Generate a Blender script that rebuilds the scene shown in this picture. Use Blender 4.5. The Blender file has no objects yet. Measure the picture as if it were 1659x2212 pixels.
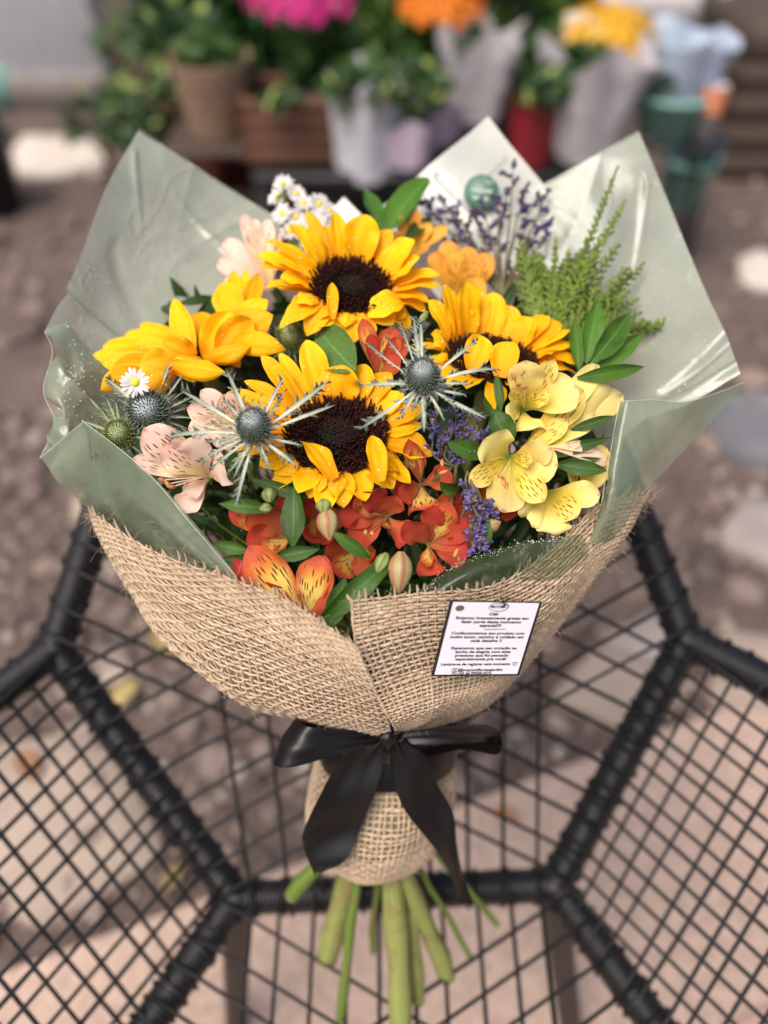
import bpy, math, random
import numpy as np
random.seed(7); rng = np.random.default_rng(7)
# ------------------------------------------------------------------ camera, world, sun
CAMZ = 1.27; FPX = 1900.0
CAM = np.array([0., 0., CAMZ]); S2 = math.sqrt(.5)
scene = bpy.context.scene; COL = scene.collection
cd = bpy.data.cameras.new('camera'); cam = bpy.data.objects.new('camera', cd); COL.objects.link(cam)
cam.location = (0, 0, CAMZ); cam.rotation_euler = (math.radians(45), 0, 0)
cd.sensor_fit = 'VERTICAL'; cd.sensor_height = 36; cd.sensor_width = 27
cd.lens = 36 * FPX / 2212.0
cd.clip_start = .02; cd.clip_end = 200
cd.dof.use_dof = True; cd.dof.focus_distance = .577; cd.dof.aperture_fstop = 2.0; cd.dof.aperture_blades = 0
scene.camera = cam
scene.view_settings.view_transform = 'Standard'; scene.view_settings.look = 'None'
scene.view_settings.exposure = .97; scene.view_settings.gamma = 1
scene.view_settings.use_curve_mapping = False
SUN_EL, SUN_AZ = math.radians(62), math.radians(222)   # azimuth clockwise from +y (the view direction)
w = bpy.data.worlds.new("World"); scene.world = w; w.use_nodes = True
nt = w.node_tree; nt.nodes.clear()
sky = nt.nodes.new('ShaderNodeTexSky'); sky.sky_type = 'NISHITA'; sky.sun_disc = False
sky.sun_elevation = SUN_EL; sky.sun_rotation = SUN_AZ; sky.air_density = .8; sky.dust_density = 5.0; sky.ozone_density = .6
bg = nt.nodes.new('ShaderNodeBackground'); bg.inputs['Strength'].default_value = .095
wo = nt.nodes.new('ShaderNodeOutputWorld')
nt.links.new(sky.outputs[0], bg.inputs[0]); nt.links.new(bg.outputs[0], wo.inputs[0])
sl = bpy.data.lights.new('sun', 'SUN'); sl.energy = 1.8; sl.angle = math.radians(42); sl.color = (1, .93, .84)
so = bpy.data.objects.new('sun', sl); COL.objects.link(so)
so.rotation_euler = (math.pi / 2 - SUN_EL, 0, math.pi - SUN_AZ); so.location = (-1, -2, 5)
scene.cycles.use_denoising = True
scene.cycles.max_bounces = 8; scene.cycles.transparent_max_bounces = 12
scene.cycles.sample_clamp_indirect = 6

# ------------------------------------------------------------------ helpers
def ray(px, py):
    u = (px - 829.5) / FPX; v = (1106 - py) / FPX
    return np.array([u, S2 + v * S2, -S2 + v * S2])
def P(px, py, t): return CAM + ray(px, py) * t
def PL(lst): return np.array([P(*q) for q in lst])
def hit(px, py, c, n, h=0.):
    d = ray(px, py); dn = float(d @ n)
    return CAM + d * (float((c + h * n - CAM) @ n) / dn)
def G(px, py, z=0.): return CAM + ray(px, py) * ((z - CAMZ) / ray(px, py)[2])
def depth(p): q = np.asarray(p) - CAM; return float(q[1] * S2 - q[2] * S2)
def nrm(v): v = np.asarray(v, float); return v / (np.linalg.norm(v) + 1e-12)
def V3(*a): return np.array(a, float)

class MB:
    def __init__(s): s.v = []; s.f = []; s.uv = []; s.m = []; s.n = 0
    def add(s, V, F, UV=None, m=0):
        V = np.asarray(V, float).reshape(-1, 3); F = np.asarray(F, int)
        s.v.append(V); s.uv.append(np.zeros((len(V), 2)) if UV is None else np.asarray(UV, float))
        s.f.append(F + s.n); s.m.append(m); s.n += len(V); return s
    def build(s, name, mats, parent=None, smooth=True):
        if not isinstance(mats, (list, tuple)): mats = [mats]
        V = np.concatenate(s.v); UV = np.concatenate(s.uv)
        if parent is not None: V = V - np.array(parent['_w'])
        me = bpy.data.meshes.new(name)
        tot = np.concatenate([np.full(len(f), f.shape[1]) for f in s.f])
        idx = np.concatenate([f.ravel() for f in s.f])
        mi = np.concatenate([np.full(len(f), m) for f, m in zip(s.f, s.m)])
        me.vertices.add(len(V)); me.vertices.foreach_set('co', V.astype(np.float32).ravel())
        me.loops.add(len(idx)); me.loops.foreach_set('vertex_index', idx.astype(np.int32))
        me.polygons.add(len(tot)); me.polygons.foreach_set('loop_start', np.concatenate([[0], np.cumsum(tot)[:-1]]).astype(np.int32))
        try: me.polygons.foreach_set('loop_total', tot.astype(np.int32))
        except Exception: pass
        me.polygons.foreach_set('material_index', mi.astype(np.int32))
        me.polygons.foreach_set('use_smooth', np.full(len(tot), smooth))
        ul = me.uv_layers.new(name='UVMap'); ul.data.foreach_set('uv', UV[idx].astype(np.float32).ravel())
        for m in mats: me.materials.append(m)
        me.update(calc_edges=True); me.validate()
        o = bpy.data.objects.new(name, me); COL.objects.link(o)
        if parent is not None: o.parent = parent
        W = np.zeros(3) if parent is None else np.array(parent['_w'])
        o['_w'] = list(W)
        return o
def tag(o, label=None, cat=None, group=None, kind=None):
    if label: o['label'] = label
    if cat: o['category'] = cat
    if group: o['group'] = group
    if kind: o['kind'] = kind
    return o
def thing(name, label, cat, loc=(0, 0, 0), group=None):
    o = bpy.data.objects.new(name, None); COL.objects.link(o); o.location = [float(x) for x in loc]
    o.empty_display_size = .02; o['_w'] = [float(x) for x in loc]
    return tag(o, label, cat, group)
def inst(name, me, parent, M):
    o = bpy.data.objects.new(name, me); COL.objects.link(o); o.parent = parent
    from mathutils import Matrix
    M = np.array(M, float); M[:3, 3] -= np.array(parent['_w']); o.matrix_local = Matrix(M.tolist()); return o
def gridF(r, c, wrap=False):
    i = np.arange(r - 1)[:, None]; j = np.arange(c if wrap else c - 1)[None, :]; k = (j + 1) % c
    return np.stack([i * c + j, i * c + k, (i + 1) * c + k, (i + 1) * c + j], -1).reshape(-1, 4)
def cr(pts, ts):
    pts = np.asarray(pts, float); n = len(pts)
    e = np.vstack([[2 * pts[0] - pts[1]], pts, [2 * pts[-1] - pts[-2]]])
    x = np.clip(np.asarray(ts, float), -.5, 1.5) * (n - 1); i = np.clip(np.floor(x).astype(int), 0, n - 2); f = (x - i)
    f = f.reshape(f.shape + (1,) * (pts.ndim - 1))
    a, b, c, d = e[i], e[i + 1], e[i + 2], e[i + 3]
    return .5 * (2 * b + (c - a) * f + (2 * a - 5 * b + 4 * c - d) * f ** 2 + (3 * b - a - 3 * c + d) * f ** 3)
def patch(C, us, vs):
    C = np.asarray(C, float); R = cr(C, vs); return np.swapaxes(cr(np.swapaxes(R, 0, 1), us), 0, 1)
def pnormals(Pt):
    du = np.gradient(Pt, axis=1); dv = np.gradient(Pt, axis=0); n = np.cross(du, dv)
    return n / (np.linalg.norm(n, axis=-1, keepdims=True) + 1e-12)
def frames(p):
    T = np.gradient(p, axis=0); T /= np.linalg.norm(T, axis=1, keepdims=True) + 1e-12
    a = V3(0, 0, 1) if abs(T[0][2]) < .9 else V3(1, 0, 0)
    N = np.zeros_like(p); x = np.cross(T[0], a); N[0] = nrm(x)
    for i in range(1, len(p)): N[i] = nrm(N[i - 1] - T[i] * (N[i - 1] @ T[i]))
    return T, N, np.cross(T, N)
def tube(mb, p, r, sides=6, m=0, cap=True, ell=None, fr=None):
    p = np.asarray(p, float); n = len(p); r = np.broadcast_to(np.asarray(r, float), (n,))
    T, N, B = frames(p) if fr is None else fr
    a = np.arange(sides) / sides * 2 * math.pi
    e = 1. if ell is None else ell
    V = p[:, None] + r[:, None, None] * (N[:, None] * np.cos(a)[None, :, None] + B[:, None] * (e * np.sin(a))[None, :, None])
    UV = np.stack(np.broadcast_arrays(a[None] / 6.283, np.linspace(0, 1, n)[:, None]), -1).reshape(-1, 2)
    mb.add(V.reshape(-1, 3), gridF(n, sides, True), UV, m)
    if cap and sides > 3:
        for k in (0, n - 1):
            ring = V[k]; V2 = np.vstack([ring, p[k]]); j = np.arange(sides)
            mb.add(V2, np.stack([j, (j + 1) % sides, np.full(sides, sides)], 1), np.tile([[.5, k / (n - 1)]], (sides + 1, 1)), m)
    return mb
def bez(a, b, c, d, s):
    s = np.asarray(s)[:, None]; return (1 - s) ** 3 * a + 3 * s * (1 - s) ** 2 * b + 3 * s * s * (1 - s) * c + s ** 3 * d
def lathe(mb, prof, n=24, c=(0, 0, 0), m=0, ax=None):
    prof = np.asarray(prof, float); a = np.arange(n) / n * 2 * math.pi
    V = np.stack([prof[:, 0][:, None] * np.cos(a), prof[:, 0][:, None] * np.sin(a), np.broadcast_to(prof[:, 1][:, None], (len(prof), n))], -1)
    if ax is not None:
        z = nrm(ax); x = nrm(np.cross(z, [.3, .9, .1])); y = np.cross(z, x); V = V @ np.array([x, y, z])
    UV = np.stack(np.broadcast_arrays((a / 6.283)[None], np.linspace(0, 1, len(prof))[:, None]), -1).reshape(-1, 2)
    return mb.add(V.reshape(-1, 3) + np.array(c), gridF(len(prof), n, True), UV, m)
BOXF = np.array([[0, 3, 2, 1], [4, 5, 6, 7], [0, 1, 5, 4], [1, 2, 6, 5], [2, 3, 7, 6], [3, 0, 4, 7]])
def box(mb, c, s, rz=0., m=0, bev=.12):
    x, y, z = [q / 2 for q in s]; b = min(x, y, z) * bev * 2
    prof = [(-z, b), (-z + b, 0), (z - b, 0), (z, b)]; V = []
    for zz, ins in prof:
        X, Y = x - ins, y - ins; k = b
        V += [(-X, -Y + k, zz), (-X + k, -Y, zz), (X - k, -Y, zz), (X, -Y + k, zz), (X, Y - k, zz), (X - k, Y, zz), (-X + k, Y, zz), (-X, Y - k, zz)]
    V = np.array(V); cc, ss = math.cos(rz), math.sin(rz)
    V = np.stack([V[:, 0] * cc - V[:, 1] * ss, V[:, 0] * ss + V[:, 1] * cc, V[:, 2]], 1) + np.array(c)
    mb.add(V, gridF(4, 8, True), None, m)
    mb.add(V[[0, 1, 2, 3, 4, 5, 6, 7]], [[7, 6, 5, 4, 3, 2, 1, 0]], None, m); mb.add(V[24:32], [[0, 1, 2, 3, 4, 5, 6, 7]], None, m); return mb

# ------------------------------------------------------------------ materials
class NM:
    def __init__(s, name):
        s.mat = bpy.data.materials.new(name); s.mat.use_nodes = True; s.t = s.mat.node_tree; s.t.nodes.clear()
        s.out = s.n('ShaderNodeOutputMaterial')
    def n(s, typ, props=None, **inp):
        o = s.t.nodes.new(typ)
        for k, v in (props or {}).items(): setattr(o, k, v)
        for k, v in inp.items(): s.set(o, k, v)
        return o
    def set(s, o, k, v):
        i = o.inputs[int(k[1:])] if k[0] == '_' and k[1:].isdigit() else o.inputs[k.replace('_', ' ')]
        if isinstance(v, bpy.types.NodeSocket): s.t.links.new(v, i)
        elif isinstance(v, bpy.types.Node): s.t.links.new(v.outputs[0], i)
        else:
            if isinstance(v, tuple) and len(v) == 3 and i.type == 'RGBA': v = v + (1,)
            i.default_value = v
    def math(s, op, a, b=None, c=None, clamp=False):
        o = s.n('ShaderNodeMath', {'operation': op, 'use_clamp': clamp}); s.set(o, '_0', a)
        if b is not None: s.set(o, '_1', b)
        if c is not None: s.set(o, '_2', c)
        return o.outputs[0]
    def ramp(s, fac, stops, interp='LINEAR'):
        o = s.n('ShaderNodeValToRGB'); s.set(o, 'Fac', fac); o.color_ramp.interpolation = interp; e = o.color_ramp.elements
        while len(e) < len(stops): e.new(.5)
        for k, (p, c) in enumerate(stops):
            e[k].position = p; e[k].color = (c + (1,)) if isinstance(c, tuple) else (c, c, c, 1)
        return o.outputs[0]
    def mixc(s, f, a, b, blend='MIX'):
        o = s.n('ShaderNodeMix', {'data_type': 'RGBA', 'blend_type': blend}); s.set(o, '_0', f); s.set(o, '_6', a); s.set(o, '_7', b); return o.outputs[2]
    def obj(s): return s.n('ShaderNodeTexCoord').outputs['Object']
    def uv(s):
        q = s.n('ShaderNodeSeparateXYZ', _0=s.n('ShaderNodeTexCoord').outputs['UV']); return q.outputs[0], q.outputs[1]
    def noise(s, vec, scale, detail=4, rough=.55, dist=0.): return s.n('ShaderNodeTexNoise', Vector=vec, Scale=scale, Detail=detail, Roughness=rough, Distortion=dist).outputs['Fac']
    def comb(s, x, y, z=0.): return s.n('ShaderNodeCombineXYZ', _0=x, _1=y, _2=z).outputs[0]
    def rnd(s): return s.n('ShaderNodeObjectInfo').outputs['Random']
    def bump(s, h, strength=.3, dist=.001): return s.n('ShaderNodeBump', Strength=strength, Distance=dist, Height=h).outputs[0]
    def bsdf(s, **k): return s.n('ShaderNodeBsdfPrincipled', **k)
    def done(s, sh): s.t.links.new(sh.outputs[0], s.out.inputs[0]); return s.mat
    def translucent(s, sh, color, f):
        tr = s.n('ShaderNodeBsdfTranslucent', Color=color); return s.n('ShaderNodeMixShader', _0=f, _1=sh, _2=tr)
def simple(name, c, rough=.6, var=.15, scale=40., bump=0., bs=200., metallic=0., coat=0., spec=.5):
    m = NM(name); v = m.obj(); nz = m.noise(v, scale)
    lo = tuple(max(0, x * (1 - var)) for x in c); hi = tuple(min(1, x * (1 + var)) for x in c)
    k = dict(Base_Color=m.ramp(nz, [(.3, lo), (.7, hi)]), Roughness=rough, Metallic=metallic, Coat_Weight=coat)
    k['Specular_IOR_Level'] = spec
    if bump: k['Normal'] = m.bump(m.noise(v, bs), bump)
    return m.done(m.bsdf(**k))
def petal_mat(name, stops, streak=None, edge=None, tr=.3, vein=.25, rough=.55, nveins=9., tipc=None, spec=.2, blem=None, bk=.22):
    m = NM(name); u, v = m.uv(); ob = m.obj(); nz = m.noise(ob, 90.); r = m.rnd()
    vv = m.math('ADD', v, m.math('MULTIPLY', m.math('SUBTRACT', nz, .5), .25))
    col = m.ramp(vv, stops)
    ac = m.math('ABSOLUTE', m.math('SUBTRACT', u, .5))
    if edge: col = m.mixc(m.math('MULTIPLY', m.ramp(m.math('ADD', ac, m.math('MULTIPLY', m.math('SUBTRACT', nz, .5), .2)), [(.22, 0.), (.46, 1.)]), edge[1]), col, edge[0])
    if tipc: col = m.mixc(m.ramp(m.math('SUBTRACT', v, m.math('MULTIPLY', ac, .25)), [(.88, 0.), (.97, .8)]), col, tipc)
    # fine veins that run along the petal, a bit darker
    wv = m.noise(m.comb(m.math('MULTIPLY', u, nveins * 2.2), m.math('MULTIPLY', v, 1.3), m.math('MULTIPLY', r, 50.)), 1.6, 3)
    col = m.mixc(m.math('MULTIPLY', m.ramp(wv, [(.35, 1.), (.6, 0.)]), vein), col, m.mixc(1., col, (.72, .52, .5), 'MULTIPLY'))
    if blem: col = m.mixc(m.ramp(m.noise(ob, 130., 5, .7), [(.66, 0.), (.74, .6)]), col, blem); col = m.mixc(m.ramp(v, [(.93, 0.), (1., .35)]), col, blem)
    hs = m.n('ShaderNodeHueSaturation', Color=col, Hue=m.math('ADD', .493, m.math('MULTIPLY', r, .014)), Value=m.math('ADD', .9, m.math('MULTIPLY', r, .18)))
    col = hs.outputs[0]
    if streak:
        vor = m.n('ShaderNodeTexVoronoi', {'voronoi_dimensions': '2D'}, Scale=1., Randomness=.85,
                  Vector=m.comb(m.math('ADD', m.math('MULTIPLY', u, 12.), m.math('MULTIPLY', r, 31.)), m.math('ADD', m.math('MULTIPLY', v, 3.6), m.math('MULTIPLY', nz, .5)))).outputs['Distance']
        mk = m.math('MULTIPLY', m.ramp(vor, [(.17, 1.), (.25, 0.)]), m.ramp(v, [(.26, 0.), (.36, 1.), (.78, 1.), (.88, 0.)]))
        mk = m.math('MULTIPLY', mk, m.ramp(ac, [(.36, 1.), (.44, 0.)]))
        col = m.mixc(mk, col, streak)
    wb = m.math('MULTIPLY', m.noise(m.comb(m.math('MULTIPLY', u, nveins * 1.6), m.math('MULTIPLY', v, .8), m.math('MULTIPLY', r, 77.)), 1.5, 3), 1.6)
    b = m.bump(m.math('ADD', wb, m.math('MULTIPLY', m.noise(ob, 500.), .6)), bk, .0008)
    p = m.bsdf(Base_Color=col, Roughness=rough, Normal=b, Specular_IOR_Level=spec)
    return m.done(m.translucent(p, col, tr))
def leaf_mat(name, c, tr=.2, rough=.38, par=True):
    m = NM(name); u, v = m.uv(); ob = m.obj(); r = m.rnd(); nz = m.noise(ob, 60.)
    lo = tuple(x * .6 for x in c); hi = tuple(x * 1.35 for x in c)
    col = m.ramp(m.math('ADD', m.math('MULTIPLY', nz, .7), m.math('MULTIPLY', r, .3)), [(.25, lo), (.75, hi)])
    mid = m.ramp(m.math('ABSOLUTE', m.math('SUBTRACT', u, .5)), [(.01, 1.), (.045, 0.)])
    col = m.mixc(m.math('MULTIPLY', mid, .5), col, tuple(min(1, x * 2.2 + .01) for x in c))
    if par: wv = m.n('ShaderNodeTexWave', {'bands_direction': 'X'}, Vector=m.comb(u, m.math('MULTIPLY', v, .05)), Scale=5., Distortion=1., Detail=1.).outputs['Fac']
    else:
        wv = m.n('ShaderNodeTexVoronoi', {'feature': 'DISTANCE_TO_EDGE', 'voronoi_dimensions': '2D'}, Vector=m.comb(u, v), Scale=7.).outputs['Distance']
        col = m.mixc(m.ramp(wv, [(.0, .5), (.07, 0.)]), col, tuple(min(1, x * 1.8) for x in c))
    b = m.bump(m.math('ADD', wv, m.noise(ob, 300.)), .3, .0006)
    return m.done(m.translucent(m.bsdf(Base_Color=col, Roughness=rough, Normal=b, Specular_IOR_Level=.3), tuple(min(1, x * 1.5) for x in c), tr))

M = {}
M['sun_petal'] = petal_mat('sunflower_petal', [(0., (.90, .34, .002)), (.35, (.96, .49, .002)), (1., (.97, .57, .005))], tr=.26, vein=.5, nveins=13., blem=(.62, .26, .003), bk=.26)
def film(name, alpha, base, rough=.3):
    m = NM(name); ob = m.obj(); cl = m.noise(ob, 9., 5); sp = m.noise(ob, 420., 2)
    col = m.ramp(cl, [(.3, tuple(x * .85 for x in base)), (.7, tuple(min(1, x * 1.12) for x in base))])
    crk = m.n('ShaderNodeTexNoise', {'noise_dimensions': '3D'}, Vector=ob, Scale=11., Detail=3., Distortion=1.6).outputs['Fac']
    ridge = m.math('ABSOLUTE', m.math('SUBTRACT', crk, .5))
    b = m.bump(m.math('ADD', m.math('MULTIPLY', m.ramp(ridge, [(0., 1.), (.06, 0.)]), .5), m.math('ADD', m.math('MULTIPLY', cl, 3.), m.math('MULTIPLY', sp, .03))), .26, .004)
    p = m.bsdf(Base_Color=col, Roughness=rough, Normal=b, Specular_IOR_Level=.6, Coat_Weight=.9, Coat_Roughness=.1)
    p2 = m.translucent(p, col, .35)
    tp = m.n('ShaderNodeBsdfTransparent', Color=(.9, .95, .88))
    dr = m.ramp(m.n('ShaderNodeTexVoronoi', Vector=ob, Scale=170.).outputs['Distance'], [(.10, .35), (.16, 0.)])
    a = m.math('SUBTRACT', alpha, m.math('MULTIPLY', m.ramp(cl, [(.35, .12), (.65, -.06)]), 1.), clamp=True)
    sh = m.n('ShaderNodeMixShader', _0=a, _1=tp, _2=p2)
    return m.done(sh)
M['film'] = film('sage_film', .78, (.47, .515, .42), .16)
M['film_pale'] = film('pale_film', .97, (.74, .76, .68), .35)
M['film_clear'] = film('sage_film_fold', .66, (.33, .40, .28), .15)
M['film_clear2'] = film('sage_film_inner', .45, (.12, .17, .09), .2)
def yarn_mat(k=1.):
    m = NM('jute_yarn'); ob = m.obj(); u, v = m.uv(); nz = m.noise(ob, 130., 5); n2 = m.noise(ob, 14., 2); r = m.noise(ob, 1500., 2)
    col = m.ramp(nz, [(.2, (.40 * k, .275 * k, .165 * k)), (.55, (.57 * k, .415 * k, .27 * k)), (.85, (.69 * k, .54 * k, .38 * k))])
    col = m.mixc(m.math('MULTIPLY', n2, .18), col, (.38, .265, .16))
    b = m.bump(m.math('ADD', r, nz), .8, .0008)
    return m.done(m.bsdf(Base_Color=col, Roughness=.92, Normal=b, Sheen_Weight=.25, Specular_IOR_Level=.15))
M['yarn'] = yarn_mat(); M['yarn_dark'] = yarn_mat(.8)
def satin():
    m = NM('black_satin'); u, v = m.uv()
    wv = m.n('ShaderNodeTexWave', {'bands_direction': 'DIAGONAL'}, Vector=m.comb(m.math('MULTIPLY', u, 30.), m.math('MULTIPLY', v, 90.)), Scale=1.).outputs['Fac']
    return m.done(m.bsdf(Base_Color=(.003, .0025, .0027), Roughness=m.math('ADD', .37, m.math('MULTIPLY', wv, .06)), Normal=m.bump(wv, .08, .0003), Specular_IOR_Level=.4))
M['satin'] = satin()
M['rattan'] = simple('black_rattan', (.007, .007, .008), .45, .3, 60., .2, 600., spec=.4)
M['cord'] = simple('black_cord', (.007, .007, .008), .5, .3, 60., spec=.3)
M['leg'] = simple('dark_leg', (.011, .008, .007), .5, .3, 30.)
M['card_white'] = simple('card_paper', (.78, .74, .80), .45, .02, 10.)
M['ink'] = simple('black_ink', (.012, .011, .014), .5, .1)
M['steel'] = simple('steel', (.7, .7, .72), .3, .05, metallic=.9)
M['leaf'] = leaf_mat('lily_leaf', (.045, .105, .013))
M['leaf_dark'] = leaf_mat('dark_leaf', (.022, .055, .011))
M['leaf_ruscus'] = leaf_mat('ruscus_leaf', (.065, .15, .018), .25)
M['leaf_broad'] = leaf_mat('sunflower_leaf', (.07, .14, .03), .2, .5, False)
def stem_mat(name, c, c2):
    m = NM(name); ob = m.obj(); u, v = m.uv(); nz = m.noise(m.comb(m.math('MULTIPLY', u, 8.), m.math('MULTIPLY', v, 2.)), 3., 4)
    col = m.ramp(nz, [(.3, c), (.7, c2)]); col = m.mixc(m.ramp(m.noise(ob, 45., 5, .7), [(.50, 0.), (.62, .65)]), col, (.18, .12, .05))
    return m.done(m.bsdf(Base_Color=col, Roughness=.55, Specular_IOR_Level=.3, Normal=m.bump(m.noise(ob, 500.), .3, .0005)))
M['stem'] = stem_mat('green_stem', (.075, .13, .015), (.14, .20, .035))
M['stem_pale'] = stem_mat('pale_stem', (.15, .185, .045), (.27, .28, .09))
M['stem_brown'] = stem_mat('brown_stem', (.10, .05, .03), (.16, .08, .05))
M['stem_thin'] = stem_mat('sprig_stem', (.10, .09, .05), (.16, .15, .08))
M['cut'] = simple('cut_stem_end', (.55, .55, .28), .6, .2, 300.)
def disc_mat():
    m = NM('sunflower_disc'); u, v = m.uv(); nz = m.noise(m.obj(), 700., 2)
    col = m.ramp(u, [(0., (.016, .018, .013)), (.3, (.012, .010, .009)), (.45, (.016, .005, .005)), (.8, (.030, .008, .006)), (1., (.035, .012, .006))])
    col = m.mixc(m.math('MULTIPLY', m.ramp(nz, [(.5, 0.), (.7, 1.)]), m.math('MULTIPLY', u, v)), col, (.10, .032, .014))
    return m.done(m.bsdf(Base_Color=col, Roughness=.75, Specular_IOR_Level=.12))
M['disc'] = disc_mat()
def drop_mat():
    m = NM('water_drop'); return m.done(m.n('ShaderNodeMixShader', _0=.55, _1=m.n('ShaderNodeBsdfTransparent'), _2=m.bsdf(Base_Color=(.9, .8, .5), Roughness=.03, Specular_IOR_Level=1.)))
M['drop'] = drop_mat()

# ------------------------------------------------------------------ petals and leaves
PROF = {
 'ray':   ([0, .06, .2, .4, .6, .78, .9, .97, 1], [.42, .55, .80, .98, .97, .70, .38, .14, .01]),
 'outer': ([0, .1, .25, .45, .65, .8, .92, .98, 1], [.14, .18, .42, .82, 1, .94, .62, .28, .04]),
 'inner': ([0, .1, .25, .45, .65, .8, .92, 1], [.13, .2, .5, .88, 1, .9, .52, .02]),
 'leaf':  ([0, .08, .25, .45, .65, .85, .95, 1], [.12, .3, .8, 1, .86, .42, .16, .01]),
 'oval':  ([0, .06, .2, .45, .7, .88, .97, 1], [.1, .35, .8, 1, .86, .5, .2, .02]),
 'strap': ([0, .1, .4, .7, .9, 1], [.5, .7, 1, .95, .6, .12]),
}
def sm(s, prof):
    x, y = PROF[prof]; d = np.linspace(0, 1, 101); z = np.interp(d, x, y); k = np.ones(9) / 9
    z2 = np.convolve(np.pad(z, 4, 'edge'), k, 'valid'); z2[0] = z[0]; z2[-1] = z[-1]; wt = np.clip(np.minimum(d, 1 - d) * 12, 0, 1)
    return np.interp(s, d, z2 * wt + z * (1 - wt))
def petal(mb, base, tip, n, wid, prof='ray', b1=.12, b2=.12, cup=.5, roll=0., twist=0., wave=.04, nf=2.5, rows=15, cols=9, ridge=.02, m=0, tipdrop=0.):
    base, tip, n = map(lambda q: np.asarray(q, float), (base, tip, n)); ch = tip - base; L = np.linalg.norm(ch); s = np.linspace(0, 1, rows)
    c = bez(base, base + ch * .33 + n * b1 * L, base + ch * .72 + n * b2 * L, tip, s)
    if tipdrop: c = c - n * (tipdrop * L * np.clip((s - .75) / .25, 0, 1) ** 2)[:, None]
    T = np.gradient(c, axis=0); T /= np.linalg.norm(T, axis=1, keepdims=True)
    sd = np.cross(T, n); sd /= np.linalg.norm(sd, axis=1, keepdims=True) + 1e-9; nl = np.cross(sd, T)
    ang = (roll + twist * s)[:, None]; sd, nl = sd * np.cos(ang) + nl * np.sin(ang), nl * np.cos(ang) - sd * np.sin(ang)
    w = wid * sm(s, prof); x = np.linspace(-1, 1, cols); ph = random.uniform(0, 6.28); ph2 = random.uniform(0, 6.28)
    asy = random.uniform(-.06, .06)
    ca = cup if abs(cup) > .02 else .02
    aa = x * ca
    ox = np.sin(aa) / ca; oz = (1 - np.cos(aa)) / ca
    rid = ridge * np.cos(x * math.pi * nf)[None, :] * np.sin(s * math.pi)[:, None]
    wv = wave * np.sin(s[:, None] * 9 + ph + x[None] * 1.2) * (x ** 2)[None] + wave * .6 * np.sin(s[:, None] * 17 + ph2 - x[None]) * (x ** 2)[None]
    V = c[:, None] + sd[:, None] * (w[:, None] * .5 * (ox[None] + asy * np.sin(s * 3.1)[:, None]))[..., None] + nl[:, None] * (w[:, None] * (.5 * oz[None] + rid + wv))[..., None]
    UV = np.stack(np.broadcast_arrays((x[None] + 1) / 2, s[:, None]), -1).reshape(-1, 2)
    return mb.add(V.reshape(-1, 3), gridF(rows, cols), UV, m), V
def leaf(parent, base, tip, wpx, mat='leaf', n=None, name='leaf', prof='leaf', **k):
    b, t = P(*base), P(*tip); wid = wpx / FPX * (base[2] + tip[2]) / 2
    nn = nrm(V3(0, -.75, .66)) if n is None else nrm(n)
    mb = MB(); kk = dict(b1=.1, b2=.08, cup=.7, wave=.05, ridge=.0); kk.update(k)
    petal(mb, b, t, nn, wid, prof, **kk); return mb.build(name, M[mat], parent)
TIE = P(838, 1600, .705); AX = nrm(V3(0, .479, .878))
def drops_on(mb, V, k, r=(.0004, .0009)):
    R, C = V.shape[:2]
    for _ in range(k):
        i = random.randint(3, R - 3); j = random.randint(1, C - 2); p = V[i, j]
        nn = nrm(np.cross(V[i + 1, j] - V[i - 1, j], V[i, j + 1] - V[i, j - 1])); 
        if nn @ (CAM - p) < 0: nn = -nn
        p = p + (V[i + 1, j] - p) * random.random() + (V[i, j + 1] - p) * random.random()
        rr = random.uniform(*r); lathe(mb, [(rr, 0), (rr * .8, rr * .5), (rr * .05, rr * .75)], 6, p, 0, nn)
def stem(parent, base, r, end=None, mat='stem', down=None, name='stem', sides=8):
    """stem from the flower base down to the tie and, if end is given, on to its cut end on the seat"""
    base = np.asarray(base, float); j = V3(*rng.normal(0, .014, 3)); j = j - AX * (j @ AX); tie = TIE + np.clip(j, -.016, .016)
    d = -AX if down is None else nrm(down); L = np.linalg.norm(base - tie)
    p = bez(base, base + d * L * .35, tie + AX * L * .4 + (base - tie) * .08, tie, np.linspace(0, 1, 12))
    mb = MB(); cut = None
    if end is not None:
        e = np.asarray(end[:3]); q = bez(tie, tie - AX * .05, tie * .35 + e * .65 , e, np.linspace(0, 1, 10))[1:]; p = np.vstack([p, q])
    n = len(p); rr = np.linspace(r, r * 1.1, n) if end is None else np.concatenate([np.full(12, r), np.linspace(r, end[3], 3), np.full(n - 15, end[3])])
    if end is not None:
        for k in (14, 17, 19):
            if k < n: rr[k] *= 1.22
    wob = rng.normal(0, .0009, (n, 3)); wob[0] = 0; tube(mb, p + wob, rr * (1 + rng.normal(0, .03, n)), sides)
    if end is not None:
        T = nrm(p[-1] - p[-2]); lathe(mb, [(end[3] * 1.0, 0), (end[3] * .96, .0012), (0.0001, .0016)], 10, p[-1], 1, T)
        return mb.build(name, [M[mat], M['cut']], parent)
    return mb.build(name, M[mat], parent)
def E(px, py, wpx, z=None, t=None):
    if t is None: t = (.408 - CAMZ) / ray(px, py)[2]
    return list(P(px, py, t)) + [wpx / FPX * t / 2]
ENDS = dict(front=E(868, 2236, 46), second=E(706, 2074, 44), third=E(966, 2112, 36), fourth=E(905, 2165, 26), a=E(735, 2200, 20), b=E(806, 2056, 14),
            c=E(898, 2105, 22), d=E(1015, 2072, 11), e=E(1077, 2002, 11), f=E(632, 1935, 33, t=.76), g=E(862, 2120, 18))
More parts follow.
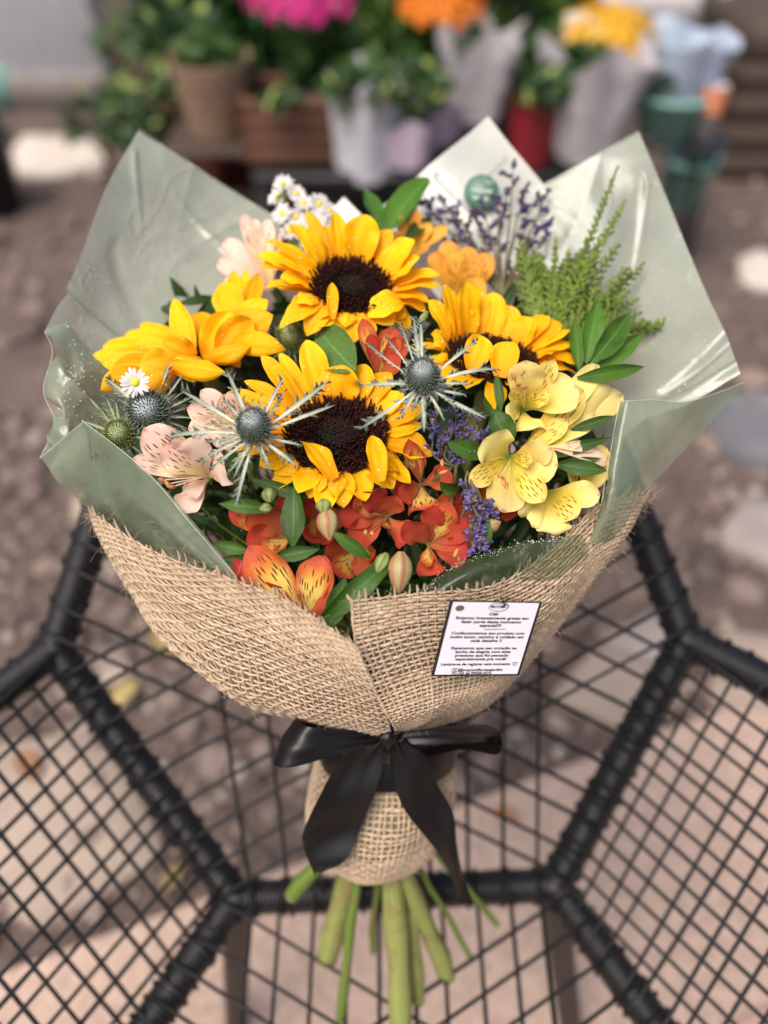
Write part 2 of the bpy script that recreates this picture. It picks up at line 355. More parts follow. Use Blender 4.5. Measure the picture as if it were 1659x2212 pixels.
# ------------------------------------------------------------------ sunflowers
def sunflower(label, c, n, discr, petals, end, mats='stem_pale', clampd=.085):
    c = np.asarray(c); n = nrm(n); o = thing('sunflower', label, 'sunflower', c, 'sunflowers in the bouquet')
    t0 = depth(c)
    mb = MB(); prof = [(discr * q, discr * (.16 * (1 - q ** 2)) - .004) for q in (1.02, .9, .7, .5, .3, .1, .001)]; lathe(mb, prof, 28, c, 0, n)
    z = n; x = nrm(np.cross(z, [.3, .9, .1])); y = np.cross(z, x); B = np.array([x, y, z])
    N = 1100
    for i in range(N):
        q = math.sqrt((i + .5) / N); a = i * 2.39996; rr = discr * q * 1.03 + random.gauss(0, .02) * discr; a += random.gauss(0, .03 / (q + .1))
        h = discr * .16 * (1 - q * q) - .004
        hh = (.0012 if q < .36 else .0032 + .0022 * q) * random.uniform(.5, 1.5); wd = discr * .024 * random.uniform(.8, 1.2)
        lean = V3(math.cos(a), math.sin(a), 0) * (.5 * q * hh); ce = V3(rr * math.cos(a), rr * math.sin(a), h)
        k = np.arange(4) * 1.5708 + random.random(); ring = np.stack([np.cos(k) * wd, np.sin(k) * wd, np.zeros(4)], 1)
        Vv = np.vstack([ce + ring, ce + ring * .75 + lean + V3(0, 0, hh)]) @ B + c
        mb.add(Vv, np.vstack([[[0, 1, 5, 4], [1, 2, 6, 5], [2, 3, 7, 6], [3, 0, 4, 7]], [[4, 5, 6, 7]]]), np.array([[q, 0]] * 4 + [[q, 1]] * 4))
    d = mb.build('disc', M['disc'], o, smooth=False)
    # calyx under the head
    mb = MB(); lathe(mb, [(discr * .15, -.022), (discr * .6, -.02), (discr * 1.0, -.012), (discr * 1.04, -.004)], 20, c, 0, n); mb.build('calyx', M['leaf_dark'], o)
    dm = MB()
    for spec in petals:
        px, py, wp = spec[:3]; e = spec[3] if len(spec) > 3 else .12; k = dict(spec[4]) if len(spec) > 4 else {}
        bp = k.pop('base', None); ba = k.pop('b', None); tt = k.pop('t', None); nn = k.pop('n', n)
        tip = hit(px, py, c, n, 0.); L0 = np.linalg.norm(tip - c); L0 = min(L0, .09); tip = hit(px, py, c, n, e * max(L0, .04)); dt = depth(tip)
        if abs(dt - t0) > clampd: tip = P(px, py, t0 + clampd * np.sign(dt - t0))
        if tt: tip = P(px, py, tt)
        if ba: base = P(*ba)
        elif bp: base = hit(bp[0], bp[1], c, n, .002)
        else:
            r = tip - c; r = r - n * (r @ n); base = c + nrm(r) * discr * .97 - n * .003
        wid = wp / FPX * t0 * 1.22; kk = dict(b1=.14, b2=.14, cup=random.uniform(.15, .6), twist=random.uniform(-.5, .5), ridge=.026, wave=.055, nf=2.6, rows=19, cols=13)
        kk.update(k); mb = MB(); _, V = petal(mb, base, tip, nn, wid, 'ray', **kk); mb.build('petal', M['sun_petal'], o); drops_on(dm, V, random.randint(1, 5))
    dd = dm.build('water_drops', M['drop'], o); dd['kind'] = 'stuff'
    if clampd > .05:      # second, lower ring of ray petals
        for i in range(17):
            a = i * .3696 + random.uniform(-.1, .1); r = B[0] * math.cos(a) + B[1] * math.sin(a); L = discr * random.uniform(.72, 1.05) * (1 if r[1] > -.2 else .8); mb = MB()
            petal(mb, c + r * discr * .9 - n * .006, c + r * (discr + L) - n * random.uniform(.004, .016), n, discr * random.uniform(.5, .68), 'ray', b1=.1, b2=.1, cup=random.uniform(.1, .5), twist=random.uniform(-.5, .5), wave=.05, nf=2.6); mb.build('petal', M['sun_petal'], o)
    # sepals behind the head
    for i in range(11):
        a = i * .571 + .2; r = B[0] * math.cos(a) + B[1] * math.sin(a); mb = MB()
        petal(mb, c + r * discr * .8 - n * .012, c + r * discr * 1.55 - n * .012, n, .018, 'leaf', cup=.5, b1=-.1, b2=-.1, rows=8, cols=5); mb.build('sepal', M['leaf_dark'], o)
    stem(o, c - n * .018, .0062, end, mats, down=-n, sides=10)
    return o
UP = V3(0, -.16, .98)
sunflower('front sunflower with wide dark disc right behind the orange lilies', P(726, 934, .585), V3(.0, -.12, .99), 106 / FPX * .585, [
 (488, 849, 38), (501, 875, 36, .05), (488, 924, 40, -.05), (503, 985, 42, -.15), (527, 823, 30), (563, 768, 36, .3, {'twist': .3}), (591, 786, 34, .32), (602, 762, 30, .22, {'twist': .5}), (560, 1005, 40, -.25),
 (661, 734, 54, .28, {'cup': .5}), (695, 776, 60, .15), (739, 788, 84, .30, {'cup': .35, 'wave': .08, 'twist': .5}), (789, 786, 60, .22), (846, 806, 46, .15), (872, 850, 50, .1), (915, 882, 52, .05, {'wave': .06}), (917, 922, 56, -.02),
 (934, 985, 60, -.12, {'wave': .07}), (868, 1024, 50, -.2), (845, 1053, 44, -.2, {'twist': 1.1, 'b1': .25, 'b2': .2}),
 (804, 940, 38, .2, {'base': (822, 1040), 'b1': .1, 'b2': .1, 'cup': .6}), (742, 1097, 52, -.25, {'b1': .1, 'b2': .25, 'cup': .8}), (729, 1076, 46, -.16, {'b1': .3, 'b2': .35, 'cup': -.8, 'twist': 0}), (668, 1077, 52, -.22, {'b1': .2, 'b2': .3, 'cup': .2}),
 (592, 1026, 58, -.2, {'b1': .2, 'b2': .25, 'cup': -.4}), (651, 953, 44, .2, {'base': (722, 1036), 'b1': .2, 'b2': .25, 'twist': -.7}), (640, 880, 60, .05), (700, 1040, 60, -.1)], ENDS['front'])
sunflower('topmost sunflower with open dark disc below the white asters', P(760, 614, .638), V3(.1, -.17, .98), 82 / FPX * .638, [
 (576, 519, 40, .18), (555, 552, 36, .1), (557, 574, 36, .02), (588, 560, 44, .22), (623, 484, 40, .1), (654, 495, 40, .32, {'twist': .5}), (660, 456, 26, .25, {'twist': .7}), (723, 456, 36, .28), (701, 487, 40, .2), (791, 463, 70, .32, {'cup': .6}), (760, 490, 50, .1),
 (844, 495, 40, .2), (895, 518, 62, .3, {'cup': .5}), (908, 556, 54, .3), (951, 595, 40, .1), (954, 620, 44, .05), (930, 656, 46, -.02), (922, 676, 46, -.12), (886, 711, 48, -.25), (806, 704, 54, -.2),
 (796, 686, 54, -.05, {'base': (866, 648), 'b1': .16, 'b2': .14, 'cup': .3, 'roll': .25}), (746, 708, 42, -.1, {'b1': .35, 'b2': .35, 'cup': -.6}), (756, 737, 58, -.25, {'b1': .2, 'b2': .3}), (662, 726, 46, -.2, {'b1': .2, 'b2': .25}), (603, 711, 44, -.15, {'b1': .15, 'b2': .2}),
 (639, 656, 44, .02, {'b1': .3, 'b2': .35, 'cup': -.5}), (570, 625, 40, -.02, {'cup': .8}), (717, 610, 24, .2, {'base': (718, 690), 'cup': .9, 'b1': .05, 'b2': .05}), (605, 600, 46, .1), (690, 690, 46, -.1, {'b1': .3, 'b2': .3})], ENDS['second'])
NC_ = V3(0, -.72, .69)
def ab(bx, by, bt, t, **k): return dict(k, b=(bx, by, bt), t=t, n=NC_)
sunflower('left sunflower seen side on with petals flopping over the sea hollies', P(440, 748, .648), V3(-.10, .30, .95), 60 / FPX * .648, [
 (302, 700, 30, 0, ab(395, 750, .655, .675)), (326, 706, 36, 0, ab(400, 750, .655, .67)), (270, 722, 50, 0, ab(400, 760, .65, .66)), (433, 674, 62, 0, ab(452, 745, .66, .675)), (221, 748, 46, 0, ab(385, 770, .635, .64)), (200, 766, 48, 0, ab(375, 785, .628, .632)),
 (289, 739, 54, 0, ab(410, 775, .632, .632, cup=-.5, b1=.2)), (218, 783, 46, 0, ab(375, 795, .62, .618)), (218, 845, 46, 0, ab(330, 800, .612, .60, b1=.3, b2=.4, cup=-.8)), (240, 800, 56, 0, ab(370, 800, .612, .61)), (300, 790, 60, 0, ab(385, 795, .61, .605)),
 (504, 584, 30, 0, ab(520, 680, .66, .69)), (532, 582, 28, 0, ab(530, 680, .66, .69)), (560, 591, 34, 0, ab(535, 680, .655, .68)), (478, 611, 60, 0, ab(520, 700, .65, .67, cup=.4)), (579, 648, 46, 0, ab(500, 710, .645, .645)), (590, 680, 60, 0, ab(495, 720, .636, .63, cup=-.4)),
 (376, 645, 46, 0, ab(415, 772, .63, .645, cup=.6, b1=.05, b2=.05)), (350, 740, 56, 0, ab(420, 775, .625, .62)), (497, 672, 84, 0, ab(455, 782, .622, .632, cup=.9, b1=-.05, b2=-.05)), (545, 690, 66, 0, ab(478, 765, .62, .625, cup=.7)),
 (618, 756, 44, 0, ab(495, 742, .622, .605, b1=.3, b2=.42, cup=-.6)), (542, 748, 50, 0, ab(440, 775, .61, .602, b1=.2, b2=.25, cup=-1.3)), (488, 804, 54, 0, ab(368, 786, .60, .592, b1=.12, b2=.2, cup=-1.4, roll=.2)), (445, 812, 54, 0, ab(372, 790, .602, .594, b1=.1, b2=.2, cup=-1.3)),
 (318, 862, 54, 0, ab(368, 792, .602, .59, b1=.25, b2=.3, cup=-1.3)), (410, 790, 66, 0, ab(430, 770, .615, .60, cup=-.9, b1=.4, b2=.4))], ENDS['third'])
sunflower('right sunflower with folded petals over its disc above the yellow lilies', P(1062, 768, .625), V3(.12, .16, .98), 92 / FPX * .625, [
 (926, 648, 40, .3, {'twist': .9}), (958, 614, 44, .4), (1007, 609, 54, .42, {'cup': .6}), (1030, 616, 44, .35), (1066, 631, 54, .3), (1118, 670, 44, .2), (1150, 686, 54, .22), (1187, 683, 40, .2), (1215, 700, 44, .15), (1240, 715, 46, .12), (1264, 748, 48, .05), (1274, 757, 30, .0), (1264, 793, 40, -.08), (1248, 812, 44, -.15), (1200, 760, 60, .1),
 (931, 722, 48, .15, {'b1': .3, 'b2': .35, 'cup': -.7}), (940, 776, 44, -.15, {'b1': .3, 'b2': .4, 'cup': -.5}), (1041, 725, 54, .5, {'base': (1020, 800), 'cup': .7}), (1098, 738, 54, .5, {'base': (1080, 815), 'cup': .7}),
 (1003, 786, 46, -.1, {'b1': .35, 'b2': .4, 'cup': -.9}), (1060, 836, 50, -.25, {'b1': .25, 'b2': .35}), (1120, 830, 50, -.25), (1180, 800, 56, -.05), (970, 690, 60, .2), (1100, 660, 60, .2), (990, 660, 60, .25)], ENDS['fourth'])
# broad sunflower leaf
# ------------------------------------------------------------------ Peruvian lilies
LC = {
 'peach':  dict(stops=[(0., (.62, .42, .20)), (.35, (.86, .58, .44)), (.7, (.90, .71, .57)), (1., (.90, .66, .53))], edge=((.88, .60, .47), .5), tipc=(.45, .12, .10), st=(.16, .015, .02)),
 'yellow': dict(stops=[(0., (.42, .42, .06)), (.3, (.84, .66, .12)), (.7, (.88, .74, .25)), (1., (.88, .74, .30))], edge=((.88, .70, .22), .4), tipc=(.42, .16, .08), st=(.09, .012, .01)),
 'gold':   dict(stops=[(0., (.55, .38, .05)), (.4, (.80, .42, .05)), (1., (.82, .40, .06))], edge=((.80, .30, .04), .5), tipc=(.45, .14, .06), st=(.16, .03, .01)),
 'red':    dict(stops=[(0., (.58, .27, .09)), (.3, (.60, .15, .06)), (.65, (.56, .085, .04)), (1., (.48, .055, .035))], edge=((.43, .045, .03), .5), tipc=(.25, .04, .03), st=(.07, .006, .008)),
}
for k, q in LC.items():
    M[k] = petal_mat(k + '_tepal', q['stops'], None, q['edge'], .3, .2, .5, 11., q['tipc'])
    st = q['stops']
    if k == 'red': st = [(0., (.72, .50, .14)), (.5, (.84, .60, .14)), (.66, (.76, .33, .06)), (.82, (.56, .085, .035)), (1., (.46, .045, .03))]
    if k == 'peach': st = [(0., (.78, .62, .22)), (.45, (.88, .68, .42)), (.75, (.90, .66, .52)), (1., (.86, .54, .45))]
    if k == 'yellow': st = [(0., (.50, .48, .05)), (.4, (.88, .67, .09)), (1., (.88, .72, .22))]
    M[k + '_inner'] = petal_mat(k + '_streaked_tepal', st, q['st'], None if k != 'red' else ((.50, .065, .03), .9), .3, .2, .5, 11., q['tipc'])
M['anther'] = simple('anther', (.50, .22, .07), .7, .2, 300.)
def bud(parent, a, b, wpx, c=None):
    p0, p1 = P(*a), P(*b); L = np.linalg.norm(p1 - p0); r = wpx / FPX * a[2] / 2; mb = MB(); ax = nrm(p1 - p0)
    n = 18; q = np.linspace(0, 1, 11); prof = r * np.sin(np.pi * np.clip(q, .03, .985) ** .8) ** .75
    V = []; z = ax; x = nrm(np.cross(z, [.3, .9, .1])); y = np.cross(z, x)
    for s, rr in zip(q, prof):
        k = np.arange(n) / n * 6.2832; rm = rr * (1 + .09 * np.cos(k * 6 + .4)); V.append(p0 + z * L * s + x * (rm * np.cos(k))[:, None] + y * (rm * np.sin(k))[:, None])
    UV = np.stack(np.broadcast_arrays((np.arange(n) / n)[None], q[:, None]), -1).reshape(-1, 2)
    mb.add(np.concatenate(V), gridF(11, n, True), UV); return mb.build('bud', M['bud_pink' if c else 'bud_green'], parent)
def bud_mat(name, c1, c2):
    m = NM(name); u, v = m.uv(); wv = m.math('SINE', m.math('MULTIPLY', u, 37.7)); nz = m.noise(m.obj(), 150.)
    col = m.mixc(m.ramp(m.math('ADD', wv, m.math('MULTIPLY', nz, 1.6)), [(.1, 0.), (1., .8)]), c1, c2)
    return m.done(m.bsdf(Base_Color=col, Roughness=.5))
M['bud_pink'] = bud_mat('pink_bud', (.33, .13, .07), (.30, .29, .11)); M['bud_green'] = bud_mat('green_bud', (.13, .17, .04), (.26, .30, .09))
def lily(label, color, c, n, tepals, tube_px=None, anth=None, end=None, leaves=(), buds=(), deep=.022):
    c = P(*c); n = nrm(n); o = thing('peruvian_lily', label, 'lily', c, 'Peruvian lilies in the bouquet'); t0 = depth(c)
    if tube_px is None: base = c - n * deep
    else: base = P(*tube_px)
    for sp in tepals:
        px, py, wp, kind = sp[:4]; e = sp[4] if len(sp) > 4 else .1; k = dict(sp[5]) if len(sp) > 5 else {}
        dtt = k.pop('t', None)
        if dtt: tip = P(px, py, dtt)
        else:
            tip = hit(px, py, c, n, 0.); L0 = min(np.linalg.norm(tip - c), .07); tip = hit(px, py, c, n, e * max(L0, .02))
            dt = depth(tip)
            if abs(dt - t0) > .06: tip = P(px, py, t0 + .06 * np.sign(dt - t0))
        r = tip - c; r = nrm(r - n * (r @ n)); rel = base + r * .0015
        wid = wp / FPX * t0 * {'peach': 1.05, 'yellow': 1.14}.get(color, 1.16); kk = dict(b1=.16, b2=.12, cup=random.uniform(.25, .7), twist=random.uniform(-.25, .25), wave=.085, ridge=.014, nf=1., rows=17, cols=11, tipdrop=.03)
        # funnel: the tepal leaves the tube along n and bends outwards
        kk['b1'] = .10; kk['b2'] = .06; kk.update(k); mb = MB(); petal(mb, rel, tip, n, wid, 'inner' if kind == 's' else 'outer', **kk)
        mb.build('tepal', M[color + ('_inner' if kind == 's' else '')], o)
    if anth:
        for (px, py) in anth:
            a = hit(px, py, c, n, .010); mb = MB(); tube(mb, bez(base, base + n * .015, a - n * .004 + (c - a) * .3, a, np.linspace(0, 1, 8)), .0005, 5); mb.build('filament', M[color], o)
            mb = MB(); d = nrm(rng.normal(0, 1, 3) + n); lathe(mb, [(.0002, -.0035), (.0013, -.002), (.0014, .001), (.0002, .0035)], 7, a, 0, d); mb.build('anther', M['anther'], o)
    for l in leaves: leaf(o, *l[:3], **(l[3] if len(l) > 3 else {}))
    for b in buds: bud(o, *b)
    stem(o, base, .0019, end, 'stem', down=-n); return o
NF = V3(0, -.62, .78)
lily('peach lily seen from the side behind the topmost sunflower', 'peach', (565, 585, .69), V3(-.25, -.3, .9), [(482, 517, 46, 'o'), (467, 565, 46, 'o'), (524, 458, 34, 's', .3), (545, 470, 40, 'o', .2), (578, 468, 36, 's', .3), (482, 610, 44, 'o', -.1), (600, 500, 40, 'o')])
lily('large peach lily with dark red dashes at the film edge on the left', 'peach', (428, 1030, .565), V3(-.1, -.72, .69), [(308, 925, 88, 's', .15, {'cup': .25}), (284, 990, 46, 's', 0.), (350, 960, 70, 's', .1), (418, 942, 66, 'o', .2, {'cup': .3}), (484, 1004, 84, 'o', .15, {'cup': -.3}), (392, 1108, 60, 'o', -.1), (400, 1070, 40, 'o', .1)],
     anth=[(350, 1037), (362, 1046), (372, 1052)], end=ENDS['f'], leaves=[((475, 1010, .58), (560, 975, .59), 36)])
lily('peach striped lily peeking out behind the left sea holly', 'peach', (520, 912, .575), V3(-.1, -.6, .78), [(402, 880, 56, 's', .1), (432, 842, 44, 'o', .1), (480, 852, 60, 's', .15), (405, 925, 56, 'o', 0.), (460, 960, 50, 'o', -.1)])
lily('small peach lily tucked behind the left sunflower', 'peach', (500, 700, .68), V3(0, -.5, .85), [(462, 645, 30, 'o', .1), (470, 668, 30, 's', 0.), (485, 660, 34, 'o', .1)])
lily('golden spidery lily behind the topmost sunflower', 'gold', (886, 522, .70), V3(.1, -.45, .88), [(902, 450, 26, 's', .2), (866, 463, 18, 'o', .2), (968, 490, 28, 'o', .1), (932, 480, 30, 's', .1), (838, 536, 30, 'o', .1), (846, 500, 22, 's', .1), (925, 540, 34, 's', 0.)])
lily('golden lily with fanned streaked petals left of the cypress sprig', 'gold', (1000, 628, .685), V3(.05, -.45, .88), [(930, 545, 44, 'o', .1), (962, 517, 44, 'o', .1), (1014, 530, 52, 's', .1), (1060, 546, 50, 's', .1), (1050, 610, 44, 'o', .1), (985, 540, 46, 's', .2), (1035, 570, 50, 's', .2)])
lily('orange lily with one yellow streaked petal beside the broad leaf', 'red', (822, 800, .60), V3(.05, -.6, .8), [(782, 686, 36, 's', .1, {'twist': .3}), (852, 706, 52, 's', .15), (875, 728, 44, 'o', .1), (800, 720, 30, 'o'), (866, 770, 44, 'o', .1)],
     buds=[((905, 700, .60), (925, 672, .61), 16)])
M_TWO = 0
lily('orange lily with yellow dashed petal directly under the front sunflower', 'red', (838, 1128, .572), V3(.02, -.8, .6), [(768, 1068, 58, 's', .12, {'cup': .35}), (800, 1058, 56, 'o', .05), (856, 1070, 58, 'o', .2, {'cup': .9}), (730, 1108, 60, 'o', 0.), (752, 1166, 62, 'o', -.05), (884, 1168, 62, 'o', 0., {'cup': -.5}), (832, 1142, 22, 's', .25)],
     anth=[(790, 1150), (804, 1152)], end=ENDS['a'], leaves=[((800, 1205, .562), (715, 1147, .556), 34, {'b1': .2}), ((848, 1205, .56), (690, 1340, .553), 54, {'twist': 1.4, 'roll': -.6, 'b1': .25, 'b2': .15, 'mat': 'leaf', 'prof': 'strap'}), ((745, 1250, .56), (708, 1362, .552), 52, {'cup': .5})],
     buds=[((866, 1192, .557), (862, 1282, .553), 54, 1), ((836, 1195, .556), (812, 1240, .553), 30), ((699, 1078, .562), (700, 1112, .558), 34)])
lily('red lily with upright streaked petal right of the front sunflower', 'red', (916, 1050, .578), V3(.05, -.75, .66), [(883, 948, 38, 's', .3), (896, 965, 34, 'o', .2), (846, 1046, 50, 'o', 0., {'cup': -.4}), (978, 1024, 52, 'o', .05), (922, 1104, 76, 's', .1, {'cup': -.8, 'b2': .25}), (862, 1075, 44, 'o')],
     anth=[(955, 1000), (958, 1020)], leaves=[((935, 1040, .585), (990, 975, .59), 30), ((990, 1060, .58), (950, 1040, .57), 44, {'twist': 1.2})])
lily('wide open orange lily with yellow throat at the front right', 'red', (930, 1192, .566), V3(.0, -.82, .57), [(972, 1084, 60, 's', .15, {'cup': .3}), (938, 1092, 46, 'o', .08), (876, 1126, 58, 'o', .15, {'cup': .9}), (1008, 1122, 64, 'o', .05), (1012, 1200, 62, 'o', -.05), (919, 1226, 26, 's', .25), (932, 1244, 56, 'o', .1, {'cup': -.5})],
     anth=[(985, 1195), (992, 1208)], end=ENDS['g'], leaves=[((1050, 1188, .563), (1052, 1118, .563), 24)], buds=[((1050, 1140, .568), (1082, 1128, .566), 30, 1)])
lily('orange lily on its side by the folded film at the lower left', 'red', (618, 1166, .582), V3(-.1, -.75, .65), [(492, 1104, 46, 's', 0.), (536, 1102, 70, 'o', .15, {'cup': .6}), (530, 1172, 66, 'o', .1, {'cup': .5}), (622, 1062, 50, 'o', 0.), (560, 1196, 44, 's', -.05)], end=ENDS['c'],
     leaves=[((632, 1182, .56), (636, 1048, .566), 60, {'twist': .5, 'cup': .5}), ((588, 1203, .558), (690, 1186, .554), 38, {'cup': .8}), ((540, 1190, .57), (460, 1174, .575), 32), ((540, 1216, .567), (480, 1206, .57), 26), ((590, 1100, .575), (472, 1088, .575), 36), ((668, 1076, .572), (540, 1034, .575), 32)],
     buds=[((580, 1055, .57), (582, 1086, .565), 32), ((588, 1096, .57), (560, 1100, .566), 24)])
lily('front orange lily with two yellow streaked petals above the burlap edge', 'red', (646, 1276, .560), V3(-.05, -.8, .6), [(536, 1180, 84, 's', .05, {'cup': .2, 'twist': 0., 'b1': .05, 'b2': .12}), (690, 1200, 74, 's', .05, {'cup': .2, 'twist': 0., 'b1': .05, 'b2': .12}), (612, 1330, 70, 'o', 0., {'cup': -.4}), (715, 1270, 64, 'o', .0, {'cup': -.4}), (700, 1200, 54, 'o', -.1), (556, 1262, 62, 'o', .0), (494, 1208, 40, 'o', -.15)], tube_px=(664, 1345, .57), end=ENDS['d'])
lily('dark orange lily half hidden behind a striped bud', 'red', (690, 1140, .586), V3(0, -.75, .65), [(650, 1070, 50, 'o', .05), (662, 1140, 44, 's', .1), (735, 1105, 50, 'o'), (668, 1172, 50, 'o', -.05), (720, 1170, 44, 'o')],
     buds=[((706, 1098, .562), (712, 1168, .557), 48, 1)])
lily('deep orange lily low between the striped bud and the hanging green leaf', 'red', (765, 1196, .588), V3(0, -.8, .6), [(700, 1190, 56, 'o', .05), (728, 1245, 54, 's', .0), (800, 1240, 56, 'o', 0.), (812, 1190, 50, 's', .1), (760, 1150, 50, 'o', .1)])
lily('red lily packed behind the wide open orange lily', 'red', (985, 1140, .592), V3(.05, -.75, .66), [(1035, 1085, 56, 'o', .05), (1050, 1160, 60, 's', 0.), (985, 1215, 60, 'o'), (960, 1062, 52, 's', .1), (1010, 1060, 50, 'o', .1)])
lily('small red lily in shade behind the lower yellow lily', 'red', (1085, 1085, .59), V3(.05, -.7, .7), [(1020, 1075, 40, 'o'), (1040, 1050, 44, 's', .1), (1120, 1110, 50, 'o'), (1135, 1090, 44, 'o', .1), (1060, 1110, 40, 'o')])
lily('upper pale yellow lily facing forward right of the right sea holly', 'yellow', (1140, 884, .583), V3(.0, -.78, .62), [(1136, 778, 76, 'o', .15, {'cup': .5}), (1199, 776, 44, 's', .15, {'cup': .5}), (1249, 834, 82, 'o', .12, {'cup': .35}), (1148, 930, 72, 'o', .0, {'cup': -.7, 'b2': .3}), (1108, 836, 34, 's', .15), (1187, 846, 34, 's', .25), (1092, 892, 48, 'o', .05, {'b2': .3})],
     anth=[(1110, 815), (1128, 806), (1132, 836), (1120, 830)], end=ENDS['e'], leaves=[((1082, 890, .59), (1072, 803, .595), 24, {'twist': .8}), ((1066, 905, .59), (1058, 850, .60), 46, {'prof': 'oval'}), ((1100, 960, .585), (1068, 890, .585), 66, {'prof': 'oval'}), ((1045, 985, .58), (968, 956, .572), 46, {'prof': 'oval'})])
lily('lower pale yellow lily with orange anthers above the burlap', 'yellow', (1110, 1000, .566), V3(.0, -.84, .54), [(1046, 948, 84, 'o', .08, {'cup': .5}), (1206, 1006, 76, 'o', .05, {'cup': .4}), (1192, 970, 56, 'o', .12), (1013, 1044, 46, 's', .05), (1176, 1084, 60, 's', .1, {'cup': .5}), (1088, 1108, 82, 'o', -.05, {'cup': .4}), (1152, 992, 36, 's', .2)],
     anth=[(1088, 1042), (1082, 1028), (1094, 1050)], end=ENDS['b'])
lily('yellow trumpet lily turned sideways against the right film', 'yellow', (1240, 895, .598), V3(.35, -.45, .82), [(1322, 812, 82, 'o', .1, {'cup': -.4}), (1350, 848, 62, 'o', 0.), (1297, 784, 50, 'o', .1), (1290, 893, 54, 'o', .0, {'cup': .5}), (1265, 840, 60, 's', .2), (1228, 905, 40, 's', .1)], tube_px=(1118, 985, .60),
     leaves=[((1230, 930, .60), (1326, 898, .60), 26), ((1160, 990, .597), (1320, 945, .595), 30), ((1200, 1003, .59), (1312, 1017, .585), 40), ((1180, 1010, .597), (1300, 990, .595), 26)])
lily('drooping yellow lily at the burlap edge on the right', 'yellow', (1196, 1070, .578), V3(.05, -.8, .6), [(1298, 1070, 54, 'o', .1), (1202, 1158, 76, 'o', .1, {'cup': -.6, 'b2': .3}), (1150, 1140, 46, 'o', .05, {'cup': -.9, 'b2': .3}), (1248, 1118, 60, 's', .1), (1120, 1112, 34, 'o', .05, {'cup': -.6})])
lily('pale yellow lily half hidden beside the folded film on the right', 'yellow', (1270, 1015, .60), V3(.1, -.7, .7), [(1310, 965, 50, 'o', .1), (1325, 1010, 46, 'o'), (1262, 950, 44, 's'), (1300, 1050, 54, 'o', .0), (1230, 1040, 40, 's')])
lily('peach lily tube lying under the right yellow lilies', 'peach', (1255, 985, .588), V3(.6, -.5, .6), [(1312, 978, 34, 'o', 0.), (1316, 1000, 34, 'o', .1), (1290, 966, 26, 's')], tube_px=(1180, 966, .59))
# ------------------------------------------------------------------ sea hollies
def bract_mat(name, a, b):
    m = NM(name); u, v = m.uv(); ac = m.math('ABSOLUTE', m.math('SUBTRACT', u, .5)); nz = m.noise(m.obj(), 260., 3)
    col = m.ramp(m.math('ADD', v, m.math('MULTIPLY', m.math('SUBTRACT', nz, .5), .35)), [(0., a), (.3, a), (.75, b), (1., tuple(x * .8 for x in b))])
    col = m.mixc(m.ramp(ac, [(.02, .8), (.14, 0.)]), col, (.46, .50, .38))
    return m.done(m.translucent(m.bsdf(Base_Color=col, Roughness=.55, Normal=m.bump(nz, .3, .0006)), col, .15))
M['bract'] = bract_mat('holly_bract', (.60, .61, .48), (.20, .25, .18)); M['bract_green'] = bract_mat('holly_bract_green', (.34, .40, .16), (.10, .16, .07))
def spike_mat(name, low, tip, dot):
    m = NM(name); u, v = m.uv(); nz = m.noise(m.obj(), 200.)
    col = m.ramp(v, [(0., tuple(x * .5 for x in low)), (.5, low), (.78, tip), (.95, dot)])
    return m.done(m.bsdf(Base_Color=m.mixc(m.math('MULTIPLY', nz, .3), col, low), Roughness=.8, Specular_IOR_Level=.1))
M['spike_blue'] = spike_mat('holly_florets_blue', (.07, .095, .05), (.135, .165, .15), (.46, .50, .52)); M['spike_green'] = spike_mat('holly_florets_green', (.07, .11, .02), (.20, .25, .08), (.42, .46, .24))
def bract(mb, base, tip, n, wid, bend, N=15):
    ch = tip - base; L = np.linalg.norm(ch); s = np.linspace(0, 1, N)
    c = bez(base, base + ch * .35 + n * bend * L, base + ch * .7 + n * bend * L, tip, s)
    T = np.gradient(c, axis=0); T /= np.linalg.norm(T, axis=1, keepdims=True); sd = np.cross(T, n); sd /= np.linalg.norm(sd, axis=1, keepdims=True); nl = np.cross(sd, T)
    w = wid * np.interp(s, [0, .25, .55, .8, 1], [.45, .5, .9, .8, .03])
    x = np.array([-1, -.5, 0, .5, 1]); V = c[:, None] + sd[:, None] * (w[:, None] * .5 * x)[..., None] + nl[:, None] * (w[:, None] * .35 * np.abs(x))[..., None]
    UV = np.stack(np.broadcast_arrays((x[None] + 1) / 2, s[:, None]), -1).reshape(-1, 2); mb.add(V.reshape(-1, 3), gridF(N, 5), UV)
    for i in range(2, N - 1):
        for sg in (-1, 1):
            if random.random() < .55: continue
            p = V[i, 4 if sg > 0 else 0]; q = V[i + 1, 4 if sg > 0 else 0]; l = wid * random.uniform(.5, 1.5)
            tp = (p + q) / 2 + sd[i] * sg * l + T[i] * l * .9 + nl[i] * l * random.uniform(-.1, .6); mb.add([p, q, tp, p + nl[i] * .0004], [[0, 1, 2], [1, 3, 2], [3, 0, 2]], [[0, s[i]], [0, s[i + 1]], [.5, s[i]], [.5, s[i]]])
